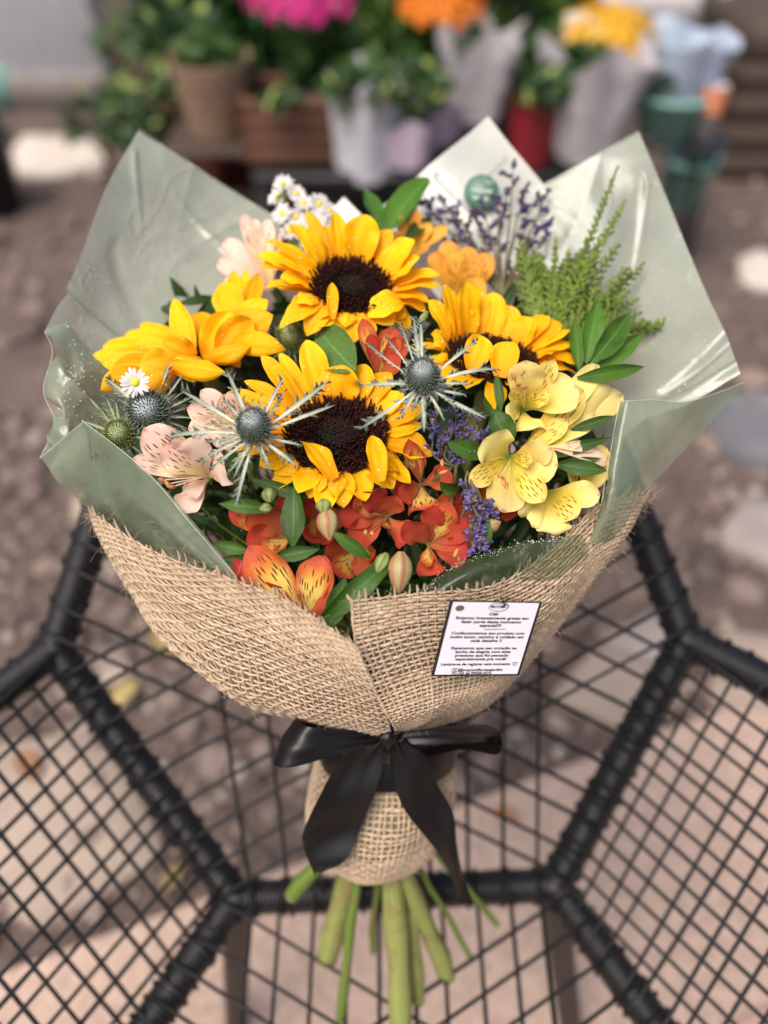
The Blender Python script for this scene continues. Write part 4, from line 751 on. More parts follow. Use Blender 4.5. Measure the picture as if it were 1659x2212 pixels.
RB = ctrl([[(757, 1296, .527), (900, 1281, .535), (1060, 1268, .548), (1180, 1200, .565), (1295, 1090, .585), (1388, 1071, .61), (1375, 1090, .66)],
           [(768, 1390, .532), (905, 1360, .546), (1055, 1345, .564), (1180, 1290, .575), (1280, 1200, .595), (1345, 1165, .62), (1330, 1185, .66)],
           [(810, 1490, .549), (925, 1450, .566), (1040, 1430, .583), (1140, 1390, .59), (1215, 1320, .61), (1255, 1290, .63), (1240, 1305, .665)],
           [(845, 1555, .575), (930, 1530, .58), (1015, 1510, .595), (1085, 1480, .61), (1125, 1440, .625), (1150, 1420, .64), (1135, 1430, .67)],
           [(856, 1574, .62), (900, 1568, .625), (950, 1556, .635), (1000, 1540, .645), (1040, 1526, .655), (1050, 1516, .665), (1030, 1522, .68)],
           [(842, 1586, .65), (855, 1586, .652), (870, 1584, .656), (885, 1580, .662), (895, 1576, .668), (900, 1573, .675), (890, 1573, .685)]])
RB[:3, :5] += (RB[:3, :5] - CAM) / np.linalg.norm(RB[:3, :5] - CAM, axis=-1, keepdims=True) * .012
fL, fR = surf_of(LB, .0032, 2), surf_of(RB, .0024, 5)
def side(f): p, n = f(np.array([.5]), np.array([.3])); return 1 if n[0] @ (CAM - p[0]) > 0 else -1
weave(bur, fL, 48, 46, .00108, .0009, side(fL), .085, hair=620); weave(bur, fR, 54, 52, .00098, .00086, side(fR), .05, hair=620)
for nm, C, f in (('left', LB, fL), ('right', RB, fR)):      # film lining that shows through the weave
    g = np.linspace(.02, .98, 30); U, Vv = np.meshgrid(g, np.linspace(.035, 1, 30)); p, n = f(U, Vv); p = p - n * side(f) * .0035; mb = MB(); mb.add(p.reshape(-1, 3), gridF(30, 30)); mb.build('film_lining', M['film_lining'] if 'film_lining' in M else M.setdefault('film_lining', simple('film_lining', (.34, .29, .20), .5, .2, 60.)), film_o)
BK = ctrl([[(228, 1128, .66), (330, 1040, .72), (600, 960, .755), (900, 950, .76), (1200, 1000, .73), (1375, 1090, .66)], [(302, 1288, .67), (450, 1260, .72), (650, 1230, .745), (900, 1220, .745), (1120, 1240, .72), (1240, 1305, .665)],
           [(395, 1400, .67), (540, 1420, .71), (700, 1430, .735), (880, 1430, .735), (1040, 1430, .71), (1135, 1430, .67)], [(645, 1548, .70), (720, 1550, .72), (790, 1555, .735), (850, 1555, .735), (890, 1560, .72), (890, 1573, .685)]])
fB = surf_of(BK); weave(bur, fB, 70, 44, .0010, .0010, -side(fB), .0, hair=0)
# handle
def handle_C():
    nu, rows = 25, [(-.012, .034), (.008, .047), (.026, .056), (.05, .0595), (.073, .057), (.092, .050), (.106, .040)]; R = []
    X = V3(1, 0, 0); Y = np.cross(AX, X)
    for s, r in rows:
        a = np.linspace(0, 2 * math.pi, nu); fold = 1 + .03 * np.sin(a * 5 + s * 40); c = TIE - AX * (s * (1 + 0)) + X * (-.09 * s - .002); R.append(c + X * (r * np.cos(a) * fold)[:, None] + Y * (r * .92 * np.sin(a) * fold)[:, None])
    return np.array(R)
HC = handle_C(); fH = surf_of(HC); p, n = fH(np.array([.5]), np.array([.5])); hs = 1 if n[0] @ (p[0] - TIE + AX * .06) > 0 else -1
weave(bur, fH, 80, 30, .00105, .0010, hs, .0, shear=.0, hair=120)
mb = MB(); g = np.linspace(0, 1, 40); U, Vv = np.meshgrid(g, np.linspace(0, .97, 20)); p, n = fH(U, Vv); mb.add((p - n * hs * .004).reshape(-1, 3), gridF(20, 40)); M['handle_film'] = simple('inner_film', (.22, .21, .13), .5, .3, 60.); mb.build('handle_lining', M['handle_film'], film_o)  # olive inner film lining the handle burlap
# ------------------------------------------------------------------ ribbon
rib = thing('ribbon_bow', 'black satin ribbon bow tied round the neck of the bouquet', 'ribbon', P(838, 1590, .64))
def strip(name, ea, eb, nu=80, nv=17, bow=.0, ripple=.0012, seed=1):
    A, Bq = cr(PL(ea), np.linspace(0, 1, nu)), cr(PL(eb), np.linspace(0, 1, nu)); x = np.linspace(0, 1, nv); Pt = A[None] * (1 - x)[:, None, None] + Bq[None] * x[:, None, None]; N = pnormals(Pt)
    s = np.linspace(0, 1, nu); r = np.random.default_rng(seed); h = bow * np.sin(x * math.pi)[:, None] * np.ones(nu) + ripple * (np.sin(s * 8 + r.uniform(0, 6)) * np.cos(x * 3 + 1)[:, None] + .6 * np.sin(s * 15 + x[:, None] * 4 + r.uniform(0, 6)))
    h = h + .0022 * np.sin(x * 13 + seed)[:, None] * (np.exp(-s * 5) + (np.exp(-(1 - s) * 7) if name == 'loop' else 0)); Pt = Pt + N * h[..., None]; mb = MB(); UV = np.stack(np.broadcast_arrays(x[:, None], s[None]), -1).reshape(-1, 2); mb.add(Pt.reshape(-1, 3), gridF(nv, nu), UV)
    o = mb.build(name, M['satin'], rib); return o
strip('loop', [(826, 1580, .637), (740, 1574, .622), (664, 1570, .612), (647, 1546, .635), (690, 1552, .672), (760, 1572, .675), (820, 1584, .662)], [(826, 1602, .637), (720, 1630, .622), (612, 1658, .612), (590, 1632, .64), (660, 1612, .672), (750, 1606, .675), (820, 1602, .662)], bow=.002, ripple=.0012)
strip('loop', [(850, 1580, .635), (960, 1567, .620), (1050, 1568, .618), (1082, 1590, .63), (1076, 1632, .642), (1000, 1620, .655), (925, 1634, .66), (862, 1612, .655)], [(852, 1606, .64), (960, 1604, .635), (1036, 1598, .64), (1066, 1598, .65), (1068, 1596, .665), (1000, 1600, .672), (925, 1612, .672), (862, 1606, .66)], bow=.001, seed=4, ripple=.001)
strip('tail', [(815, 1588, .634), (745, 1628, .634), (696, 1709, .640), (656, 1787, .650), (656, 1837, .662), (680, 1890, .672)], [(833, 1604, .632), (826, 1650, .640), (800, 1740, .648), (770, 1818, .660), (735, 1862, .668), (690, 1888, .673)], bow=-.003, seed=7, ripple=.003)
strip('tail', [(838, 1590, .634), (846, 1666, .642), (868, 1735, .652), (922, 1810, .664), (962, 1868, .676), (980, 1910, .684), (984, 1946, .692)], [(868, 1590, .636), (915, 1630, .640), (946, 1701, .648), (976, 1750, .660), (984, 1810, .672), (1000, 1890, .684), (1024, 1950, .694)], bow=.003, seed=9, ripple=.0026)
strip('knot', [(824, 1570, .645), (819, 1580, .629), (820, 1600, .626), (826, 1614, .64)], [(856, 1570, .645), (859, 1582, .630), (857, 1601, .627), (850, 1614, .64)], bow=.004, ripple=.0006, nu=24)
a = np.linspace(0, 2 * math.pi, 48); X = V3(1, 0, 0); Y = np.cross(AX, X); mb = MB(); rows = [TIE + AX * h + (.056 - .15 * abs(h)) * (X * np.cos(a)[:, None] * 1.02 + Y * np.sin(a)[:, None] * .98) for h in (-.012, -.004, .004, .012)]; mb.add(np.concatenate(rows), gridF(4, 48)); mb.build('band', M['satin'], rib)
# ------------------------------------------------------------------ gift card
TL, TR, BL = P(973, 1298, .534), P(1171, 1301, .551), P(931, 1461, .561)
ex, ey = TR - TL, BL - TL; ey = ey - ex * (ex @ ey) / (ex @ ex) * .55; cn = nrm(np.cross(ey, ex)); cn = cn if cn @ (CAM - TL) > 0 else -cn
def cp(u, v, h=0.): return TL + ex * u + ey * v + cn * h
card = thing('gift_card', 'white printed thank you card with black border stapled on the burlap', 'card', cp(.5, .5))
def slab(name, mat, u0, u1, v0, v1, h0, h1, par=card):
    q = [(u0, v0), (u1, v0), (u1, v1), (u0, v1)]; mb = MB(); mb.add([cp(u, v, h0) for u, v in q] + [cp(u, v, h1) for u, v in q], BOXF); return mb.build(name, M[mat], par, smooth=False)
slab('border', 'ink', 0, 1, 0, 1, -.0006, 0); slab('paper', 'card_white', .032, .968, .012, .972, 0, .0004)
H = .0006
def line2d(name, pts, r=.00016, par=card, mat='ink'):
    mb = MB(); tube(mb, np.array([cp(u, v, H) for u, v in pts]), r, 4, cap=False); return mb.build(name, M[mat], par)
asp = np.linalg.norm(ex) / np.linalg.norm(ey)
def circ(cu, cv, ru, rv, n=28): k = np.linspace(0, 2 * math.pi, n); return [(cu + ru * math.cos(x), cv + rv * math.sin(x)) for x in k]
mb = MB(); k = np.linspace(0, 2 * math.pi, 20)[:-1]; mb.add([cp(.115 + .048 * math.cos(x), .085 + .036 * asp * math.sin(x), H) for x in k] + [cp(.115, .085, H)], [[i, (i + 1) % 19, 19] for i in range(19)]); M['hole'] = simple('hole_shadow', (.12, .09, .06), .8, .3); mb.build('punched_hole', M['hole'], card)
line2d('staple', [(.44, .352), (.67, .344)], .00042, mat='steel')
texts = [('Olá!', .50, .158, .10, 1), ('Estamos imensamente gratas em', .50, .208, .80, 1), ('fazer parte deste momento', .50, .258, .66, 1), ('especial!!!', .50, .306, .24, 1), ('Confeccionamos seu produto com', .50, .408, .81, 1), ('muito amor, carinho e cuidado em', .50, .458, .82, 1), ('cada detalhe !!', .50, .508, .35, 1),
         ('Esperamos que seu coração se', .50, .608, .73, 1), ('encha de alegria com este', .50, .658, .62, 1), ('presente que foi pensado', .50, .708, .60, 1), ('especialmente pra você!', .50, .758, .57, 1), ('Lembre-se de registrar este momento', .46, .828, .78, 1), ('@mayumifloresejardim', .53, .908, .50, 1), ('+55 66 99928-5974', .47, .955, .38, 1), ('MAYUMI', .52, .062, .15, 0)]
def text_objs(items):
    tmp = []
    for body, *_ in items:
        cu = bpy.data.curves.new('t', 'FONT'); cu.body = body; cu.align_x = 'CENTER'; cu.align_y = 'CENTER'; cu.size = 1; cu.offset = .03; cu.resolution_u = 3; ob = bpy.data.objects.new('t', cu); COL.objects.link(ob); tmp.append(ob)
    bpy.context.view_layer.update(); dg = bpy.context.evaluated_depsgraph_get(); res = []
    for ob in tmp:
        me = bpy.data.meshes.new_from_object(ob.evaluated_get(dg)); co = np.zeros(len(me.vertices) * 3); me.vertices.foreach_get('co', co); co = co.reshape(-1, 3); res.append((co, [tuple(p.vertices) for p in me.polygons])); bpy.data.meshes.remove(me)
    for ob in tmp: bpy.data.objects.remove(ob)
    return res
stx = [('mayumi', 0, .12, 1.15, 1), ('flores e jardim', 0, -.32, .9, 1)]
R_ = text_objs(texts + stx)
def text_mesh(name, co, fc, fn, mat, par):
    w_ = max(1e-6, co[:, 0].max() - co[:, 0].min()); V = np.array([fn(x, y, w_) for x, y, _ in co]) - np.array(par['_w']); me = bpy.data.meshes.new(name); me.from_pydata(V.tolist(), [], fc); me.materials.append(M[mat]); o = bpy.data.objects.new(name, me); COL.objects.link(o); o.parent = par; return o
for (body, u, v, wd, b), (co, fc) in zip(texts, R_):
    text_mesh('printed_line', co, fc, lambda x, y, w_: cp(u + x / w_ * wd, v - y * .050, H), 'ink', card)
M['sticker_print'] = simple('sticker_print', (.42, .50, .44), .5, .1)
for (body, u, v, wd, b), (co, fc) in zip(stx, R_[len(texts):]):
    text_mesh('printed_line', co, fc, lambda x, y, w_: sc + sn * .0009 + e1 * (x / w_ * wd * rs) + e2 * ((v + y * .36) * rs), 'sticker_print', st_o)
for q in range(3):
    mb = MB(); s0 = sc + sn * .0009 + e2 * rs * .45 + e1 * rs * (.25 + .1 * q); tube(mb, bez(s0, s0 + e2 * rs * .1, s0 + e1 * rs * (.1 * q - .1) + e2 * rs * .2, s0 + e1 * rs * (.2 * q - .2) + e2 * rs * .25, np.linspace(0, 1, 8)), .0006, 4); mb.build('leaf_mark', M['sticker_print'], st_o)
line2d('logo_ring', circ(.53, .065, .105, .052)); 
for a0 in (-.6, .0, .5, 1.0): line2d('logo_flower', [(.56 + .06 * s * math.cos(a0) + .012 * math.sin(s * 6), .055 - .06 * s * math.sin(a0 + .5)) for s in np.linspace(0, 1, 7)], .0002)
line2d('logo_flower', circ(.56, .025, .022, .02)); line2d('logo_flower', circ(.62, .05, .022, .018))
line2d('heart', [(.90 + .026 * (16 * math.sin(t) ** 3) / 16, .826 - .022 * (13 * math.cos(t) - 5 * math.cos(2 * t) - 2 * math.cos(3 * t) - math.cos(4 * t)) / 13) for t in np.linspace(0, 6.283, 30)])
line2d('camera_icon', [(.215, .885), (.27, .885), (.278, .895), (.278, .922), (.27, .93), (.215, .93), (.207, .922), (.207, .895), (.215, .885)]); line2d('camera_icon', circ(.2425, .908, .014, .012, 14)); line2d('phone_icon', circ(.2425, .957, .026, .018)); line2d('phone_icon', [(.232, .95), (.238, .96), (.252, .964)], .0003)
# ------------------------------------------------------------------ chair
SZ = .40
chair = thing('rattan_chair', 'black woven cord armchair holding the bouquet', 'chair', (0, .1, 0))
nB, nC = G(508, 1940, SZ), G(1198, 1912, SZ); nA, nD = P(118, 1402, .826), P(1482, 1382, .826); nF, nE = P(318, 786, .80), P(1243, 775, .80)
gL, gR = nB + V3(-.155, -.268, 0), nC + V3(.158, -.268, 0); nI, nI2 = nA + V3(-.20, -.25, 0), nD + V3(.225, -.205, .035)
kL, kR = gL + (nI - nA), gR + (nI2 - nD); jL, jR = nI + (gL - nB), nI2 + (gR - nC); f1, f2 = gL + V3(.155, -.268, 0), gR + V3(-.155, -.268, 0)
def rail(a, b, r=.0150, name='rail'):
    L = np.linalg.norm(b - a); pitch = .0043; n = int(L / pitch) * 5; s = np.linspace(.02, .98, n); p = a + (b - a) * s[:, None]; rr = r * (1 + .13 * np.abs(np.sin(s * L / pitch * math.pi))) * (1 + .02 * np.sin(s * 40)); mb = MB(); tube(mb, p, rr, 14); mb.build(name, M['rattan'], chair)
edges = [(nA, nB), (nB, nC), (nC, nD), (nD, nE), (nE, nF), (nF, nA), (nB, gL), (gL, kL), (kL, jL), (jL, nI), (nI, nA), (nC, gR), (gR, kR), (kR, jR), (jR, nI2), (nI2, nD), (gL, f1), (f1, f2), (f2, gR)]
for a, b in edges: rail(a, b)
for p in (nA, nB, nC, nD, nE, nF, gL, gR, nI, nI2, jL, jR, kL, kR, f1, f2):
    mb = MB(); q = np.linspace(-1, 1, 15); lathe(mb, [(max(.0002, .0172 * math.sqrt(1 - x * x) * (1 + .05 * abs(math.sin(x * 18)))), .0172 * x) for x in q], 16, p, 0, rng.normal(0, 1, 3)); mb.build('joint_binding', M['rattan'], chair)
def cords(Vs, n, inner, rc=.0020, fam=(0, 1, 2), pair=None):
    cen = sum(Vs) / 6; pn = nrm(np.cross(Vs[1] - Vs[0], Vs[2] - Vs[0])); pn = pn if pn @ (inner - cen) > 0 else -pn
    for f in fam:
        a0, a1, b0, b1 = pair if (pair is not None and f == 0) else (Vs[f], Vs[(f + 1) % 6], Vs[(f + 4) % 6], Vs[(f + 3) % 6])
        for k in range(n):
            s = (k + .6 + random.uniform(-.12, .12)) / (n + .2); s2 = min(.97, max(.03, s + random.uniform(-.012, .012))); p, q = a0 + (a1 - a0) * s, b0 + (b1 - b0) * s2; off = pn * (.0175 + (f - 1) * .0028); r = rc * random.uniform(.9, 1.1)
            d = nrm(q - p); sag = -pn * random.uniform(.000, .008) + V3(*rng.normal(0, .0012, 3))
            x = np.linspace(0, 1, 16)[:, None]; path = p + off * (1 - .0) + (q - p) * x + sag * (4 * x * (1 - x))
            def loop(c, dr, axis):   # one turn round the rail
                k_ = np.linspace(0, 1.75 * math.pi, 12); ax_ = nrm(axis); u_ = pn; v_ = np.cross(ax_, u_); v_ = v_ if v_ @ dr > 0 else -v_
                return c + (u_ * np.cos(k_)[:, None] + v_ * np.sin(k_)[:, None]) * .0175 + ax_ * (k_ * .0006)[:, None]
            la = loop(p, -d, a1 - a0)[::-1]; lb = loop(q, d, b1 - b0); path = np.vstack([la[:-1], path, lb[1:]]); mb = MB(); tube(mb, path, r, 6); mb.build('cord', M['cord'], chair)
mid = V3(0, .1, .75)
cords([nB, nC, nD, nE, nF, nA], 9, mid); cords([nB, gL, kL, jL, nI, nA], 14, mid, fam=(0, 2), pair=(nA, nI, nB, gL)); cords([nC, gR, kR, jR, nI2, nD], 14, mid, fam=(0, 2), pair=(nD, nI2, nC, gR)); cords([nB, nC, gR, f2, f1, gL], 10, mid)
for top, foot in ((nB, G(512, 2228)), (nC, G(1232, 2228)), (f1, f1 * V3(1.1, 1.1, 0)), (f2, f2 * V3(1.1, 1.1, 0))):
    mb = MB(); d = nrm(foot - top); tube(mb, np.array([top + d * .012, top * .5 + foot * .5, foot + V3(0, 0, .006)]), [.0150, .0145, .0138], 16); l = mb.build('leg', M['leg'], chair)
    mb = MB(); lathe(mb, [(.0001, 0), (.016, 0), (.016, .008), (.014, .012)], 16, foot, 0); mb.build('foot_cap', M['rattan'], l)
# ------------------------------------------------------------------ ground
def ground_mat():
    m = NM('gravel_soil'); ob = m.obj(); n1 = m.noise(ob, 5., 6, .65); n2 = m.noise(ob, 60., 5, .7); vo = m.n('ShaderNodeTexVoronoi', Vector=ob, Scale=55.)
    col = m.ramp(n1, [(.3, (.06, .039, .032)), (.55, (.105, .07, .057)), (.75, (.155, .109, .09))]); col = m.mixc(.45, col, m.ramp(n2, [(.3, (.05, .035, .03)), (.7, (.24, .18, .155))]))
    return m.done(m.bsdf(Base_Color=col, Roughness=.95, Normal=m.bump(m.math('ADD', n2, vo.outputs['Distance']), .9, .01)))
M['soil'] = ground_mat(); mb = MB(); g = 40; xs = np.linspace(-1, 1, 61); xs = np.sign(xs) * np.abs(xs) ** 2.5 * 60; X, Y = np.meshgrid(xs, xs + 1.5); mb.add(np.stack([X, Y, np.zeros_like(X)], -1).reshape(-1, 3), gridF(61, 61)); gr = mb.build('ground', M['soil']); tag(gr, 'brown gravelly soil ground', 'ground', kind='structure')
def pebble_mat():
    m = NM('pebbles'); u, v = m.uv(); col = m.ramp(u, [(0., (.07, .049, .042)), (.3, (.125, .09, .076)), (.6, (.175, .128, .108)), (.85, (.24, .18, .15)), (1., (.36, .30, .25))]); return m.done(m.bsdf(Base_Color=col, Roughness=.85, Normal=m.bump(m.noise(m.obj(), 250.), .4, .002)))
M['pebbles'] = pebble_mat(); mb = MB()
ico = []; 
for z, r, k in ((-.6, .75, 6), (.15, 1., 6), (.75, .62, 6)): ico += [(r * math.cos(a), r * math.sin(a), z) for a in np.arange(k) * 1.047 + z]
ico += [(0, 0, 1.0)]; ico = np.array(ico); icoF = gridF(3, 6, True); icoT = np.array([[12 + i, 12 + (i + 1) % 6, 18] for i in range(6)])
LA, LBp = G(0, 2115), G(1659, 1505); ldir = nrm(LBp - LA); lnor = V3(-ldir[1], ldir[0], 0); lnor = lnor if lnor[1] > 0 else -lnor
def pebble(x, y, r): 
    sc_ = r * np.array([random.uniform(.7, 1.4), random.uniform(.7, 1.3), random.uniform(.35, .7)]); a = random.uniform(0, 6.28); q = (ico + rng.normal(0, .1, ico.shape)) * sc_; c, s = math.cos(a), math.sin(a); q = np.stack([q[:, 0] * c - q[:, 1] * s, q[:, 0] * s + q[:, 1] * c, q[:, 2] + r * .15], 1) + np.array([x, y, 0]); u = random.random() ** 1.3
    mb.add(q, icoF, np.tile([[u, 0]], (19, 1))); mb.add(q, icoT, np.tile([[u, 0]], (19, 1)))
cnt = 0
while cnt < 5200:
    y = random.uniform(-.2, 1.6) if cnt < 3000 else random.uniform(1.2, 4.2); x = random.uniform(-1, 1) * (.55 + .62 * max(y, 0)); p = V3(x, y, 0)
    if (p - LA) @ lnor < .01: continue
    pebble(x, y, (random.uniform(.004, .018) if random.random() < .9 else random.uniform(.018, .035)) * (1 if y < 1.6 else 1.5)); cnt += 1
pb = mb.build('gravel', M['pebbles']); tag(pb, 'loose brown and pinkish pebbles scattered over the soil', 'gravel', kind='stuff')
# terracotta patio bricks
def clay_mat():
    m = NM('clay_brick'); ob = m.obj(); r = m.rnd(); nz = m.noise(ob, 18., 5); col = m.ramp(m.math('ADD', m.math('MULTIPLY', r, .45), m.math('MULTIPLY', nz, .55)), [(.25, (.46, .29, .225)), (.55, (.52, .345, .275)), (.8, (.57, .41, .335))]); return m.done(m.bsdf(Base_Color=col, Roughness=.8, Normal=m.bump(m.noise(ob, 220., 4), .3, .002)))
M['clay'] = clay_mat(); M['mortar'] = simple('mortar', (.46, .33, .26), .95, .2, 60.)
pat = thing('patio', 'terracotta brick patio under the front of the chair', 'patio', LA); pat['kind'] = 'structure'
q = [LA - ldir * 1.2, LA + ldir * 3.0, LA + ldir * 3.0 - lnor * 1.7, LA - ldir * 1.2 - lnor * 1.7]; mb = MB(); mb.add([p + V3(0, 0, .004) for p in q] + [p + V3(0, 0, .016) for p in q], BOXF); mb.build('mortar_bed', M['mortar'], pat, smooth=False)
ang = math.atan2(ldir[1], ldir[0]); bm_ = MB(); box(bm_, (0, 0, 0), (.214, .104, .03), 0, 0, .12); b0 = bm_.build('brick', M['clay'], pat); first = True
for r in range(15):
    for c in range(-5, 13):
        p = LA + ldir * (c * .218 + (r % 2) * .109) - lnor * (.055 + r * .108); px = p - CAM; dd = px[1] * S2 - px[2] * S2
        if dd < .2: continue
        X_, Y_ = 829 + FPX * px[0] / dd, 1106 - FPX * (px[1] * S2 + px[2] * S2) / dd
        if not (-250 < X_ < 1900 and 900 < Y_ < 2500): continue
        a = ang + random.uniform(-.006, .006); z = .0095 + random.uniform(-.001, .001); MM = [[math.cos(a), -math.sin(a), 0, p[0]], [math.sin(a), math.cos(a), 0, p[1]], [0, 0, 1, z], [0, 0, 0, 1]]
        if first:
            from mathutils import Matrix
            MM = np.array(MM); MM[:3, 3] -= np.array(pat['_w']); b0.matrix_local = Matrix(MM.tolist()); first = False
        else: inst('brick', b0.data, pat, MM)
M['slab'] = simple('pale_slab', (.32, .25, .20), .85, .12, 12., .3, 120.); M['slab_grey'] = simple('grey_slab', (.27, .23, .21), .85, .15, 12., .3, 120.)
def flat_stone(label, poly, mat='slab', h=.022, name='stepping_stone'):
    pts = np.array([G(*q) for q in poly]); c = pts.mean(0); n = len(pts); k = 6; ring = []
    for i in range(n):
        for j in range(k): f = (j + .5 * (j > 0)) / k; ring.append(pts[i] * (1 - f) + pts[(i + 1) % n] * f)
    ring = np.array(ring); ring = (ring + np.roll(ring, 1, 0) + np.roll(ring, -1, 0)) / 3 + rng.normal(0, .002, ring.shape) * V3(1, 1, 0); mb = MB(); rows = [ring + V3(0, 0, -.005), ring + V3(0, 0, h * .8), c + (ring - c) * .98 + V3(0, 0, h), c + (ring - c) * .5 + V3(0, 0, h * 1.02), c + (ring - c) * .01 + V3(0, 0, h * 1.02)]
    mb.add(np.concatenate(rows), gridF(5, len(ring), True)); o = mb.build(name, M[mat]); return tag(o, label, 'stone', 'flat stones set in the gravel')
flat_stone('large pale slab seen through the left side of the chair', [(-140, 1640), (215, 1590), (378, 1850), (60, 2040)])
flat_stone('pale slab behind the right back corner of the chair', [(1180, 1520), (1290, 1405), (1500, 1480), (1400, 1610)])
flat_stone('grey flat stone just above the pale slab on the right', [(1290, 1400), (1400, 1330), (1500, 1390), (1480, 1470)], 'slab_grey')
flat_stone('broad pinkish slab at the right edge behind the arm of the chair', [(1520, 1530), (1560, 1370), (1760, 1400), (1700, 1560)], 'slab')
flat_stone('greyish flat stone right of the burlap near the right edge', [(1540, 1180), (1600, 1080), (1780, 1120), (1720, 1260)], 'slab_grey')
flat_stone('small flat stone left of the burlap beside the chair back', [(155, 1120), (175, 1080), (240, 1090), (230, 1170)], 'slab')
flat_stone('wide pale slab lying in the open at the far left', [(30, 330), (60, 300), (250, 310), (240, 360), (120, 395), (40, 385)], 'sun_patch' if 'sun_patch' in M else M.setdefault('sun_patch', simple('painted_sun_patch', (.50, .44, .39), .85, .1, 9.)) and 'sun_patch')  # flat stone in a pale colour that stands in for sun on the ground
flat_stone('pale slab lying in the open at the far right', [(1590, 570), (1640, 550), (1720, 580), (1700, 640), (1600, 625)], 'sun_patch')  # second stone with the sunlight put into its pale colour
def leaflet(label, px, py, sz, c):
    p = G(px, py, .03); mb = MB(); a = random.uniform(0, 6.28); d = V3(math.cos(a), math.sin(a), 0); petal(mb, p - d * sz, p + d * sz, V3(0, 0, 1), sz * 1.2, 'oval', cup=.6, rows=8, cols=5); o = mb.build('fallen_leaf', c); tag(o, label, 'leaf', 'fallen leaves on the ground')
M['yellow_leaf'] = leaf_mat('yellow_leaf', (.36, .28, .11), .2, .5); M['brown_leaf'] = leaf_mat('brown_leaf', (.30, .15, .07), .1, .6)
leaflet('yellow fallen leaf under the left back of the chair', 350, 1385, .035, M['yellow_leaf']); leaflet('pale green fallen leaf left of the burlap below the yellow one', 270, 1500, .03, M['yellow_leaf']); leaflet('yellow fallen leaf beside the large pale slab corner', 372, 1895, .022, M['yellow_leaf']); leaflet('orange brown fallen leaf at the left edge of the large slab', 60, 1655, .03, M['brown_leaf']); leaflet('brown fallen leaf under the middle of the chair back', 1090, 1760, .02, M['brown_leaf'])
dc = G(1655, 945); mb = MB(); lathe(mb, [(.0001, .02), (.10, .021), (.118, .022), (.122, .032), (.128, .033), (.13, .026), (.13, .0)], 40, dc); M['disc_grey'] = simple('grey_disc', (.13, .13, .14), .7, .2, 20.); tag(mb.build('garden_saucer', M['disc_grey']), 'round dark grey saucer lying on the gravel at the right edge', 'saucer')
# ------------------------------------------------------------------ background display
def Yat(px, py, Y): d = ray(px, py); return CAM + d * (Y / d[1])
M['bg_leaf'] = leaf_mat('garden_leaf', (.04, .095, .014), .25, .4); M['bg_dark'] = leaf_mat('garden_leaf_dark', (.022, .06, .015), .15, .4); M['bg_lime'] = leaf_mat('garden_leaf_sunlit', (.42, .52, .16), .35, .25)  # brightest yellow-green leaf colour stands in for sun shining on leaves
def clump(parent, c, rad, n, size, mat, name='foliage', top=False):
    mb = MB(); c = np.array(c, float); rad = np.array(rad, float)
    for _ in range(n):
        d = nrm(rng.normal(0, 1, 3)); 
        if top: d[2] = abs(d[2])
        p = c + d * rad * random.uniform(.35, 1.) ** .6; dd = nrm(d + rng.normal(0, .7, 3)); l = size * random.uniform(.6, 1.3); petal(mb, p - dd * l * .5, p + dd * l * .5, nrm(rng.normal(0, .6, 3) + V3(0, -.3, .9)), l * random.uniform(.35, .6), 'leaf', rows=4, cols=3, cup=.5, ridge=0, wave=0)
    o = mb.build(name, M[mat], parent); o['kind'] = 'stuff'; return o
def pot(parent, c, r, h, mat, name='pot', taper=.75):
    mb = MB(); lathe(mb, [(.0001, 0), (r * taper, 0), (r * .97, h * .88), (r * 1.06, h * .88), (r * 1.06, h), (r * .95, h), (r * .9, h * .8), (.0001, h * .78)], 24, c); return mb.build(name, M[mat], parent)
def blooms(parent, c, rad, n, size, mat, name='blossom'):
    me = None; B = None
    mbx = MB()
    for ring in range(3):
        for i in range(9 - ring * 2): a = i / (9 - ring * 2) * 6.283 + ring; petal(mbx, (0, 0, 0), (math.cos(a) * size * (1 - ring * .25), math.sin(a) * size * (1 - ring * .25), size * (.1 + ring * .3)), V3(0, 0, 1), size * .5, 'strap', rows=4, cols=3, ridge=0)
    c = np.array(c, float)
    for i in range(n):
        zz = 1 - .95 * (i + .5) / n; r = math.sqrt(max(0, 1 - zz * zz)); a = i * 2.39996; d = V3(r * math.cos(a), r * math.sin(a), zz); p = c + d * np.array(rad) * random.uniform(.93, 1.05); z = nrm(d + V3(0, 0, .4)); x = nrm(np.cross(z, [.3, .9, .1])); y = np.cross(z, x); k = random.uniform(.8, 1.15)
        MM = np.eye(4); MM[:3, 0] = x * k; MM[:3, 1] = y * k; MM[:3, 2] = z * k; MM[:3, 3] = p
        if me is None:
            Vs = [(v @ np.array([x, y, z])) * k + p for v in mbx.v]; mb2 = MB(); mb2.v, mb2.f, mb2.uv, mb2.m, mb2.n = mbx.v, mbx.f, mbx.uv, mbx.m, mbx.n
            o = mb2.build(name, M[mat]); from mathutils import Matrix
            o.parent = parent; MM[:3, 3] -= np.array(parent['_w']); o.matrix_local = Matrix(MM.tolist()); me = o.data
        else: inst(name, me, parent, MM)
